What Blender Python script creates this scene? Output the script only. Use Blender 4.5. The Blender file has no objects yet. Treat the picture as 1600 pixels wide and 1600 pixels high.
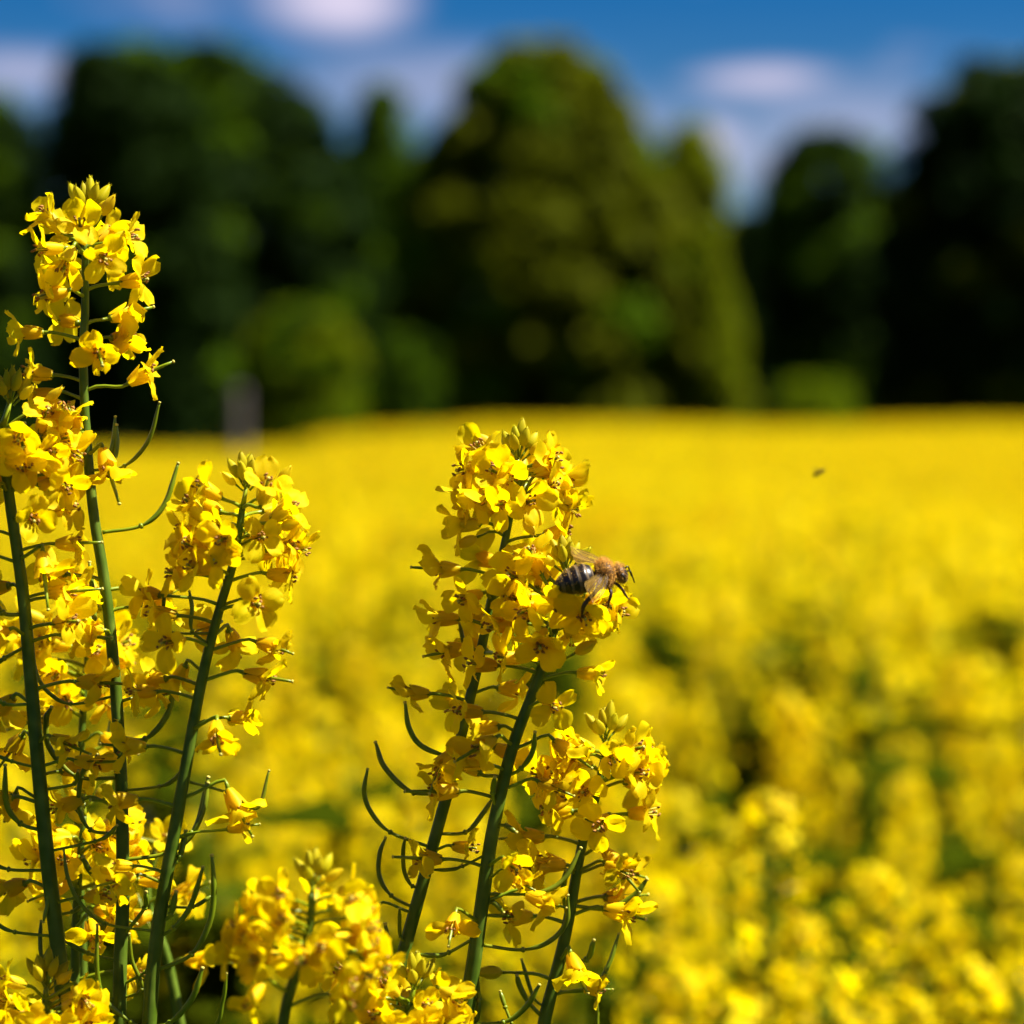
import bpy, math, random
import numpy as np
from mathutils import Vector, Matrix

random.seed(11)
RNG = np.random.default_rng(11)
scene = bpy.context.scene
COL = scene.collection
R = math.radians

# ------------------------------------------------------------------ camera
FPX = 4286.0                     # focal length in photo pixels (1600 wide)
FOCUS = 0.60                     # metres to the stems in focus
HORIZON = 650.0                  # photo row of the true horizon
CAM_Z = 1.35
PITCH = math.atan((800 - HORIZON) / FPX)
cam_data = bpy.data.cameras.new('camera')
cam = bpy.data.objects.new('camera', cam_data)
COL.objects.link(cam)
cam.location = (0, 0, CAM_Z)
cam.rotation_euler = (R(90) - PITCH, 0, 0)
cam_data.sensor_width = 36.0
cam_data.lens = 36.0 * FPX / 1600.0
cam_data.clip_start = 0.02
cam_data.clip_end = 5000
cam_data.dof.use_dof = True
cam_data.dof.focus_distance = FOCUS
cam_data.dof.aperture_fstop = 10.5
cam_data.dof.aperture_blades = 0
scene.camera = cam

# ------------------------------------------------------------------ sky and sun
SUN_EL, SUN_AZ = R(57), R(92)   # azimuth measured from +Y (view direction) towards +X
world = bpy.data.worlds.new('World')
scene.world = world
world.use_nodes = True
world.cycles.sampling_method = 'MANUAL'
world.cycles.sample_map_resolution = 256


def build_world():
    nt = world.node_tree
    nt.nodes.clear()
    N, L = nt.nodes.new, nt.links.new
    out = N('ShaderNodeOutputWorld')
    bg = N('ShaderNodeBackground')
    bg.inputs['Strength'].default_value = 0.05
    L(bg.outputs[0], out.inputs[0])
    sky = N('ShaderNodeTexSky')
    sky.sky_type = 'NISHITA'
    sky.sun_disc = False
    sky.sun_elevation = SUN_EL
    sky.sun_rotation = SUN_AZ
    sky.altitude = 0
    sky.air_density = 1.0
    sky.dust_density = 0.0
    sky.ozone_density = 6.0
    hs = N('ShaderNodeHueSaturation')
    hs.inputs['Hue'].default_value = 0.515
    hs.inputs['Saturation'].default_value = 1.55
    hs.inputs['Value'].default_value = 0.44
    L(sky.outputs[0], hs.inputs['Color'])
    tc = N('ShaderNodeTexCoord')
    # soft cloud banks, stretched along the horizon, in sky directions
    mp = N('ShaderNodeMapping')
    mp.inputs['Scale'].default_value = (1.0, 1.0, 2.6)
    mp.inputs['Location'].default_value = (0.37, 0.0, 0.12)
    L(tc.outputs['Generated'], mp.inputs['Vector'])
    nz = N('ShaderNodeTexNoise')
    nz.inputs['Scale'].default_value = 9.0
    nz.inputs['Detail'].default_value = 5.0
    nz.inputs['Roughness'].default_value = 0.55
    L(mp.outputs[0], nz.inputs['Vector'])
    rmp = N('ShaderNodeValToRGB')
    rmp.color_ramp.elements[0].position = 0.50
    rmp.color_ramp.elements[1].position = 0.78
    rmp.color_ramp.elements[1].color = (.55, .55, .55, 1)
    L(nz.outputs['Fac'], rmp.inputs[0])
    acc = rmp.outputs[0]

    def px_dir(x, y):
        v = Vector(((x - 800) / FPX, 1.0, (800 - y) / FPX))
        c, s = math.cos(PITCH), math.sin(PITCH)
        return Vector((v.x, v.y * c + v.z * s, -v.y * s + v.z * c)).normalized()
    # individual cumulus clouds: direction, width, height, density
    for (x, y, w, h, d) in ((535, 5, 140, 62, 1.0), (1190, 122, 120, 26, .8),
                            (1115, 220, 62, 40, .75), (40, 110, 150, 40, .5), (690, 130, 260, 70, .35),
                            (1330, 190, 200, 60, .35), (1180, 250, 160, 60, .4)):
        c = px_dir(x, y)
        sub = N('ShaderNodeVectorMath'); sub.operation = 'SUBTRACT'
        L(tc.outputs['Generated'], sub.inputs[0]); sub.inputs[1].default_value = c
        ml = N('ShaderNodeVectorMath'); ml.operation = 'MULTIPLY'
        L(sub.outputs[0], ml.inputs[0]); ml.inputs[1].default_value = (FPX / w, FPX / w, FPX / h)
        ln = N('ShaderNodeVectorMath'); ln.operation = 'LENGTH'
        L(ml.outputs[0], ln.inputs[0])
        wob = N('ShaderNodeMath'); wob.operation = 'MULTIPLY_ADD'
        L(nz.outputs['Fac'], wob.inputs[0]); wob.inputs[1].default_value = -1.2
        L(ln.outputs['Value'], wob.inputs[2])
        mr = N('ShaderNodeMapRange'); mr.interpolation_type = 'SMOOTHSTEP'
        mr.inputs['From Min'].default_value = -0.5; mr.inputs['From Max'].default_value = 0.75
        mr.inputs['To Min'].default_value = d; mr.inputs['To Max'].default_value = 0.0
        L(wob.outputs[0], mr.inputs['Value'])
        mx = N('ShaderNodeMath'); mx.operation = 'MAXIMUM'
        L(acc, mx.inputs[0]); L(mr.outputs[0], mx.inputs[1])
        acc = mx.outputs[0]
    mix = N('ShaderNodeMixRGB')
    L(acc, mix.inputs[0])
    L(hs.outputs[0], mix.inputs[1])
    mix.inputs[2].default_value = (4.9, 4.45, 5.7, 1)      # sunlit cloud, scaled by the strength below
    L(mix.outputs[0], bg.inputs['Color'])


build_world()
sd = bpy.data.lights.new('sun', 'SUN')
sd.energy = 5.0
sd.angle = R(0.53)
sd.color = (1.0, 0.95, 0.86)
sun = bpy.data.objects.new('sun', sd)
COL.objects.link(sun)
to_sun = Vector((math.sin(SUN_AZ) * math.cos(SUN_EL), math.cos(SUN_AZ) * math.cos(SUN_EL), math.sin(SUN_EL)))
sun.rotation_euler = to_sun.to_track_quat('Z', 'Y').to_euler()
sun.location = (0, 0, 30)

scene.view_settings.view_transform = 'Standard'
scene.view_settings.look = 'None'
scene.view_settings.gamma = 1.0
scene.view_settings.use_curve_mapping = False
scene.view_settings.exposure = 1.65
scene.cycles.use_adaptive_sampling = True
scene.cycles.adaptive_threshold = 0.02
scene.cycles.max_bounces = 10
scene.cycles.diffuse_bounces = 8
scene.cycles.transmission_bounces = 8
scene.cycles.transparent_max_bounces = 8

# ------------------------------------------------------------------ helpers
CAM = Vector((0, 0, CAM_Z))
FWD = Vector((0, math.cos(PITCH), -math.sin(PITCH)))
UP = Vector((0, math.sin(PITCH), math.cos(PITCH)))
RIGHT = Vector((1, 0, 0))
U = FOCUS / FPX                  # metres per photo pixel on the focal plane


def P(x, y, d):
    return CAM + FWD * d + RIGHT * ((x - 800) / FPX * d) + UP * ((800 - y) / FPX * d)


def tag(o, label=None, cat=None, group=None, kind=None):
    if label: o['label'] = label
    if cat: o['category'] = cat
    if group: o['group'] = group
    if kind: o['kind'] = kind
    return o


def link(name, me, parent=None, m=None):
    o = bpy.data.objects.new(name, me)
    COL.objects.link(o)
    if parent: o.parent = parent
    if m is not None: o.matrix_local = m
    return o


def empty(name, loc):
    o = bpy.data.objects.new(name, None)
    o.empty_display_size = 0.02
    COL.objects.link(o)
    o.location = loc
    return o


class MB:
    """collects verts / faces / material slots for one mesh"""
    def __init__(self):
        self.v, self.f, self.m = [], [], []

    def add(self, v, f, m=0):
        b = len(self.v)
        self.v += [tuple(q) for q in v]
        self.f += [tuple(i + b for i in q) for q in f]
        self.m += [m] * len(f)

    def tube(self, pts, rad, sides=6, m=0, ridge=0.0, caps=True):
        pts = [Vector(p) for p in pts]
        n = len(pts)
        if not hasattr(rad, '__len__'): rad = [rad] * n
        vs, fs = [], []
        prev = None
        for i, p in enumerate(pts):
            t = (pts[min(i + 1, n - 1)] - pts[max(i - 1, 0)])
            t = t.normalized() if t.length > 1e-12 else Vector((0, 0, 1))
            if prev is None:
                a = t.cross(Vector((0, 1, 0)))
                if a.length < 0.1: a = t.cross(Vector((1, 0, 0)))
                a.normalize()
            else:
                a = (prev - t * prev.dot(t)).normalized()
            prev = a
            b = t.cross(a)
            for k in range(sides):
                th = 2 * math.pi * k / sides
                r = rad[i] * (1 + (ridge if k % 2 else -ridge))
                vs.append(p + (a * math.cos(th) + b * math.sin(th)) * r)
        for i in range(n - 1):
            for k in range(sides):
                k2 = (k + 1) % sides
                fs.append((i * sides + k, i * sides + k2, (i + 1) * sides + k2, (i + 1) * sides + k))
        if caps:
            fs.append(tuple(range(sides))[::-1])
            fs.append(tuple((n - 1) * sides + k for k in range(sides)))
        self.add(vs, fs, m)

    def lathe(self, prof, sides=8, m=0, axis_m=None, lobes=0.0):
        """prof: (radius, z) list; closed by small end radii"""
        vs, fs = [], []
        for (r, z) in prof:
            for k in range(sides):
                th = 2 * math.pi * k / sides
                rr = r * (1 + lobes * math.cos(4 * th))
                q = Vector((rr * math.cos(th), rr * math.sin(th), z))
                vs.append(axis_m @ q if axis_m else q)
        for i in range(len(prof) - 1):
            for k in range(sides):
                k2 = (k + 1) % sides
                fs.append((i * sides + k, i * sides + k2, (i + 1) * sides + k2, (i + 1) * sides + k))
        fs.append(tuple(range(sides))[::-1])
        fs.append(tuple((len(prof) - 1) * sides + k for k in range(sides)))
        self.add(vs, fs, m)

    def mesh(self, name, mats, smooth=True):
        me = bpy.data.meshes.new(name)
        me.from_pydata(self.v, [], self.f)
        for q in mats: me.materials.append(q)
        me.polygons.foreach_set('material_index', self.m)
        if smooth: me.polygons.foreach_set('use_smooth', [True] * len(self.f))
        me.update()
        return me


def np_mesh(name, v, f, mi, mats, smooth=True):
    """v (n,3), f (m,k) with constant k"""
    me = bpy.data.meshes.new(name)
    k = f.shape[1]
    me.vertices.add(len(v)); me.loops.add(f.size); me.polygons.add(len(f))
    me.vertices.foreach_set('co', np.ascontiguousarray(v, dtype=np.float32).ravel())
    me.loops.foreach_set('vertex_index', np.ascontiguousarray(f, dtype=np.int32).ravel())
    me.polygons.foreach_set('loop_start', np.arange(0, f.size, k, dtype=np.int32))
    me.polygons.foreach_set('loop_total', np.full(len(f), k, dtype=np.int32))
    for q in mats: me.materials.append(q)
    if mi is not None: me.polygons.foreach_set('material_index', np.asarray(mi, dtype=np.int32))
    if smooth: me.polygons.foreach_set('use_smooth', np.ones(len(f), dtype=bool))
    me.update(calc_edges=True)
    me.validate()
    return me


def spline(pts, n):
    """Catmull-Rom through pts, n samples"""
    pts = [Vector(p) for p in pts]
    ext = [pts[0] * 2 - pts[1]] + pts + [pts[-1] * 2 - pts[-2]]
    out = []
    segs = len(pts) - 1
    for i in range(n):
        t = i / (n - 1) * segs
        k = min(int(t), segs - 1)
        t -= k
        p0, p1, p2, p3 = ext[k:k + 4]
        out.append(0.5 * ((2 * p1) + (p2 - p0) * t + (2 * p0 - 5 * p1 + 4 * p2 - p3) * t * t
                          + (3 * p1 - p0 - 3 * p2 + p3) * t ** 3))
    return out


# ------------------------------------------------------------------ materials
def plant_mat(name, col, col2, rough=0.5, trans=0.0, trans_col=None, scale=900.0, spec=0.4, obj_var=0.0, bump=0.0):
    m = bpy.data.materials.new(name)
    m.use_nodes = True
    nt = m.node_tree
    nt.nodes.clear()
    N, L = nt.nodes.new, nt.links.new
    out = N('ShaderNodeOutputMaterial')
    pr = N('ShaderNodeBsdfPrincipled')
    pr.inputs['Roughness'].default_value = rough
    pr.inputs['Specular IOR Level'].default_value = spec
    tc = N('ShaderNodeTexCoord')
    nz = N('ShaderNodeTexNoise')
    nz.inputs['Scale'].default_value = scale
    nz.inputs['Detail'].default_value = 1.5
    L(tc.outputs['Object'], nz.inputs['Vector'])
    rp = N('ShaderNodeValToRGB')
    rp.color_ramp.elements[0].position = 0.3
    rp.color_ramp.elements[1].position = 0.72
    rp.color_ramp.elements[0].color = (*col, 1)
    rp.color_ramp.elements[1].color = (*col2, 1)
    L(nz.outputs['Fac'], rp.inputs[0])
    c = rp.outputs[0]
    if obj_var > 0:
        oi = N('ShaderNodeObjectInfo')
        hs = N('ShaderNodeHueSaturation')
        mr = N('ShaderNodeMapRange')
        mr.inputs['To Min'].default_value = 0.5 - obj_var * 0.14
        mr.inputs['To Max'].default_value = 0.5
        L(oi.outputs['Random'], mr.inputs['Value'])
        L(mr.outputs[0], hs.inputs['Hue'])
        mr2 = N('ShaderNodeMapRange')
        mr2.inputs['To Min'].default_value = 1 - obj_var
        mr2.inputs['To Max'].default_value = 1.0
        L(oi.outputs['Random'], mr2.inputs['Value'])
        L(mr2.outputs[0], hs.inputs['Value'])
        L(c, hs.inputs['Color'])
        c = hs.outputs[0]
    L(c, pr.inputs['Base Color'])
    if bump > 0:
        bp = N('ShaderNodeBump')
        bp.inputs['Strength'].default_value = bump
        bp.inputs['Distance'].default_value = 0.0002
        L(nz.outputs['Fac'], bp.inputs['Height'])
        L(bp.outputs[0], pr.inputs['Normal'])
    if trans > 0:
        tr = N('ShaderNodeBsdfTranslucent')
        if trans_col:
            tm = N('ShaderNodeMixRGB'); tm.blend_type = 'MULTIPLY'; tm.inputs[0].default_value = 1
            L(c, tm.inputs[1]); tm.inputs[2].default_value = (*trans_col, 1)
            L(tm.outputs[0], tr.inputs['Color'])
        else:
            L(c, tr.inputs['Color'])
        mx = N('ShaderNodeMixShader')
        mx.inputs[0].default_value = trans
        L(pr.outputs[0], mx.inputs[1]); L(tr.outputs[0], mx.inputs[2])
        L(mx.outputs[0], out.inputs[0])
    else:
        L(pr.outputs[0], out.inputs[0])
    return m


M = {}
M['petal'] = plant_mat('petal_yellow', (0.92, 0.75, 0.001), (0.95, 0.80, 0.002), 0.6, 0.64, (1.0, 0.96, 0.5), 420, 0.10, 0.10)
M['petal_old'] = plant_mat('petal_aged_orange_yellow', (0.93, 0.72, 0.001), (0.96, 0.79, 0.002), 0.6, 0.64, (1.0, 0.93, 0.5), 420, 0.12, 0.10)
M['sepal'] = plant_mat('sepal_ochre_yellow', (0.92, 0.66, 0.002), (0.95, 0.74, 0.003), 0.5, 0.55, None, 500, 0.15, 0.14)
M['sepal_young'] = plant_mat('sepal_olive_yellow', (0.74, 0.60, 0.004), (0.80, 0.68, 0.006), 0.5, 0.4, None, 500, 0.2, 0.12)
M['bud'] = plant_mat('bud_olive_green', (0.46, 0.42, 0.004), (0.58, 0.52, 0.008), 0.5, 0.4, None, 500, 0.12, 0.12)
M['stem'] = plant_mat('stem_green', (0.045, 0.085, 0.003), (0.095, 0.145, 0.012), 0.45, 0.0, None, 260, 0.2, 0.0, 0.15)
M['pedicel'] = plant_mat('pedicel_green', (0.17, 0.25, 0.004), (0.25, 0.33, 0.008), 0.35, 0.25, None, 300, 0.35, 0.2)
M['pod'] = plant_mat('pod_green', (0.12, 0.20, 0.004), (0.20, 0.28, 0.008), 0.35, 0.22, None, 260, 0.35, 0.2)
M['tip'] = plant_mat('stigma_tip', (0.42, 0.36, 0.04), (0.5, 0.42, 0.06), 0.6)
M['anther'] = plant_mat('anther_brown', (0.20, 0.075, 0.008), (0.34, 0.15, 0.012), 0.7)
M['filament'] = plant_mat('filament_yellow', (0.70, 0.52, 0.02), (0.74, 0.58, 0.03), 0.5, 0.3)
M['leaf'] = plant_mat('rape_leaf_green', (0.026, 0.038, 0.001), (0.045, 0.062, 0.002), 0.7, 0.3, None, 14, 0.0)

# ------------------------------------------------------------------ flower pieces (photo-pixel units, later scaled by U)


def petal_mesh(bend, seed, old=False):
    rnd = random.Random(seed)
    L0, L1 = 20.0, 37.0 * (0.92 + 0.16 * rnd.random())
    nS, nW = 10, 6
    wid = 15.5 * (0.9 + 0.25 * rnd.random())
    cup = rnd.uniform(-0.25, 0.35)
    curl = rnd.uniform(-0.2, 0.8)
    fold = rnd.uniform(-0.25, 0.25)
    ph = rnd.uniform(0, 6.28)
    rip = rnd.uniform(.4, 2.2)
    asym = rnd.uniform(-.18, .18)
    verts, faces = [], []
    x, z, ang = 4.0, 4.0, 0.06
    ds = (L0 + L1) / nS
    for i in range(nS + 1):
        s = i / nS * (L0 + L1)
        if s < L0:
            w = 3.0 + 2.2 * s / L0
        else:
            t = (s - L0) / L1
            w = wid * (math.sin(min(1, t * 1.25 + 0.14) * math.pi / 2) ** 0.9) * math.sqrt(max(0.02, 1 - max(0, (t - 0.55) / 0.46) ** 2.6))
            w = max(w, 4.5)
        tt = max(0.0, (s - L0 * 0.75) / L1)
        a = ang + math.radians(bend) * min(1.0, tt * 3.2) + curl * max(0, tt - 0.45)
        for j in range(nW + 1):
            u = -1 + 2 * j / nW
            lat = u * w * (1 + asym * u + .06 * math.sin(ph + 7 * i))
            off = cup * w * (u * u) * 0.9 * (1 if s > L0 else 0.2)
            if s > L0:
                off += (2.3 if not old else 3.8) * math.sin(ph + u * 3.1 + tt * 4.0) * min(1, tt * 2) + rip * math.sin(ph * 2 + u * 6.5 - tt * 5) * tt
            off += fold * lat * min(1, tt * 1.5)
            notch = -2.4 * (1 - abs(u)) if i == nS else 0
            px = x + (-math.cos(a)) * off + math.sin(a) * notch
            pz = z + math.sin(a) * off + math.cos(a) * notch
            verts.append((px, lat, pz))
        x += math.sin(a) * ds
        z += math.cos(a) * ds
    for i in range(nS):
        for j in range(nW):
            k = i * (nW + 1) + j
            faces.append((k, k + 1, k + nW + 2, k + nW + 1))
    b = MB(); b.add(verts, faces)
    return b.mesh('petal', [M['petal_old' if old else 'petal']])


PETALS = {}
for bend in (25, 45, 62, 78, 92, 112):
    PETALS[bend] = [petal_mesh(bend, bend * 10 + k) for k in range(4)]
PETALS_OLD = {}
for bend in (15, 40, 70, 100, 130):
    PETALS_OLD[bend] = [petal_mesh(bend, 5000 + bend * 10 + k, True) for k in range(3)]


def core_mesh(seed, kind):
    """calyx of four sepals, stamens and pistil"""
    rnd = random.Random(seed)
    b = MB()
    sm = 0
    # receptacle
    b.lathe([(1.5, -3), (4.2, -1), (5.5, 2)], 8, 1)
    for k in range(4):
        th0 = k * math.pi / 2 + 0.2 * rnd.uniform(-1, 1)
        nS, nW = 7, 4
        vs, fs = [], []
        flare = rnd.uniform(0.0, 2.5) + (3 if kind == 'w' else 0)
        ln = 27 * rnd.uniform(0.92, 1.06)
        for i in range(nS + 1):
            t = i / nS
            r = 5.2 + 4.3 * math.sin(min(1, t * 1.3 + .08) * math.pi * 0.5) - 0.8 * t + flare * t * t
            hw = (0.62 + 0.22 * math.sin(t * math.pi)) * (1 - max(0, (t - 0.72) / 0.28) ** 2 * 0.75)
            for j in range(nW + 1):
                u = -1 + 2 * j / nW
                th = th0 + u * hw
                rr = r + 0.9 * (1 - u * u)
                vs.append((rr * math.cos(th), rr * math.sin(th), t * ln))
        for i in range(nS):
            for j in range(nW):
                q = i * (nW + 1) + j
                fs.append((q, q + 1, q + nW + 2, q + nW + 1))
        b.add(vs, fs, sm)
    # stamens
    for k in range(6):
        th = k * math.pi / 3 + rnd.uniform(-.2, .2)
        r1 = rnd.uniform(4.5, 8.5)
        h = rnd.uniform(33, 41) if k % 3 else rnd.uniform(27, 32)
        e = Vector((r1 * math.cos(th), r1 * math.sin(th), h))
        b.tube([(2 * math.cos(th), 2 * math.sin(th), 4), (r1 * .6 * math.cos(th), r1 * .6 * math.sin(th), h * .6), e], 0.8, 4, 2)
        tilt = Matrix.Translation(e) @ Matrix.Rotation(rnd.uniform(-.8, .8), 4, 'X') @ Matrix.Rotation(rnd.uniform(-.8, .8), 4, 'Y')
        b.lathe([(0.5, -3), (1.7, -1.5), (1.9, 1), (0.6, 3.6)], 5, 3, tilt)
    # pistil
    h = 36 if kind != 'w' else rnd.uniform(52, 76)
    bx, by = rnd.uniform(-8, 8), rnd.uniform(-8, 8)
    if kind != 'w': bx *= .2; by *= .2
    pts = [Vector((bx * t * t, by * t * t, h * t)) for t in (0.05, .3, .55, .8, 1)]
    b.tube(pts, [2.2, 2.6, 2.6, 2.1, 1.7], 6, 1)
    b.lathe([(1.4, -.6), (2.5, .8), (2.2, 2.2), (.8, 2.8)], 6, 4, Matrix.Translation(pts[-1]))
    sepal = {'o': 'sepal', 'y': 'sepal_young', 'w': 'sepal'}[kind]
    return b.mesh('flower', [M[sepal], M['pedicel'], M['filament'], M['anther'], M['tip']])


CORES = {k: [core_mesh(70 + i + 31 * j, k) for i in range(5)] for j, k in enumerate(('o', 'y', 'w'))}


def bud_mesh(seed, col='bud'):
    rnd = random.Random(seed)
    b = MB()
    b.tube([(0, 0, 0), (rnd.uniform(-1, 1), rnd.uniform(-1, 1), 8), (0, 0, 17)], [1.7, 1.5, 2.0], 6, 1)
    ln = rnd.uniform(31, 38); w = rnd.uniform(6.4, 7.8)
    prof = []
    for i in range(10):
        t = i / 9
        prof.append((max(.5, w * (math.sin(t ** 0.85 * math.pi) ** 0.75) * (1.05 - .1 * t) + .4), 16 + t * ln))
    b.lathe(prof, 16, 0, None, 0.09)
    for k in range(4):     # free sepal tips
        th = k * math.pi / 2 + .4
        b.add([(2.4 * math.cos(th - .6), 2.4 * math.sin(th - .6), 13 + ln), (2.4 * math.cos(th + .6), 2.4 * math.sin(th + .6), 13 + ln),
               (3.3 * math.cos(th), 3.3 * math.sin(th), 18.5 + ln)], [(0, 1, 2)], 0)
    return b.mesh('bud', [M[col], M['pedicel']])


BUDS = [bud_mesh(300 + i) for i in range(5)]
BUDS_BIG = [bud_mesh(340 + i, 'sepal_young') for i in range(3)]


def axis_matrix(loc, d, roll, s):
    q = Vector(d).normalized().to_track_quat('Z', 'Y').to_matrix().to_4x4()
    return Matrix.Translation(loc) @ q @ Matrix.Rotation(roll, 4, 'Z') @ Matrix.Scale(s, 4)


def img_dir(ang, c):
    c = max(-.98, min(.98, c))
    k = math.sqrt(1 - c * c)
    a = math.radians(ang)
    return RIGHT * (k * math.cos(a)) + UP * (k * math.sin(a)) - FWD * c


def add_flower(root, inv, base, d, kind, rnd, sc, attach, simple=False):
    s = U * sc
    me = rnd.choice(CORES[kind])
    fm = inv @ axis_matrix(base, d, rnd.uniform(0, 6.28), s)
    fl = link('flower', me, root, fm)
    grav = (fm.to_3x3().inverted() @ Vector((0, 0, -1))).normalized()
    ga = math.atan2(grav.y, grav.x)
    drop = 0.15 if kind != 'w' else 0.55
    npet = 4 if kind != 'w' else rnd.choice((3, 4, 4))
    overall = rnd.choice((0, 0, 8, -14)) if kind != 'y' else -18
    for k in range(npet):
        th = k * math.pi / 2 + rnd.uniform(-.22, .22)
        down = math.cos(th - ga) * math.hypot(grav.x, grav.y)
        want = (72 if kind != 'w' else 66) + overall + drop * 70 * down + rnd.gauss(0, 13)
        tab = PETALS_OLD if kind == 'w' else PETALS
        bend = min(tab, key=lambda q: abs(q - want))
        pm = rnd.choice(tab[bend])
        m = Matrix.Rotation(th, 4, 'Z') @ Matrix.Rotation(rnd.uniform(-.12, .12), 4, 'X') @ Matrix.Scale(rnd.uniform(.88, 1.08), 4)
        link('petal', pm, fl, m)
    # pedicel, in the flower's own frame
    fi = fm.inverted() @ inv
    a, e = Vector(attach), Vector(base)
    out = (e - a)
    ln = out.length
    mid1 = a + out * .33 + Vector((0, 0, 1)) * ln * .05
    mid2 = e - Vector(d).normalized() * ln * .22 + Vector((0, 0, 1)) * ln * .02
    pts = [fi @ q for q in spline([a, mid1, mid2, e + Vector(d).normalized() * U], 8)]
    b = MB()
    rr = [2.9, 2.5, 2.3, 2.2, 2.2, 2.3, 2.6, 3.2]
    b.tube(pts, [q * 1.05 for q in rr], 7, 0)
    link('pedicel', b.mesh('pedicel', [M['pedicel']]), fl)
    return fl


def stem_at(pts, y):
    """pts: px polyline from top to bottom; returns x at row y (clamped)"""
    if y <= pts[0][1]: return pts[0]
    for a, b in zip(pts, pts[1:]):
        if a[1] <= y <= b[1]:
            t = (y - a[1]) / max(1e-6, b[1] - a[1])
            return (a[0] + (b[0] - a[0]) * t, y)
    return pts[-1]


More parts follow.
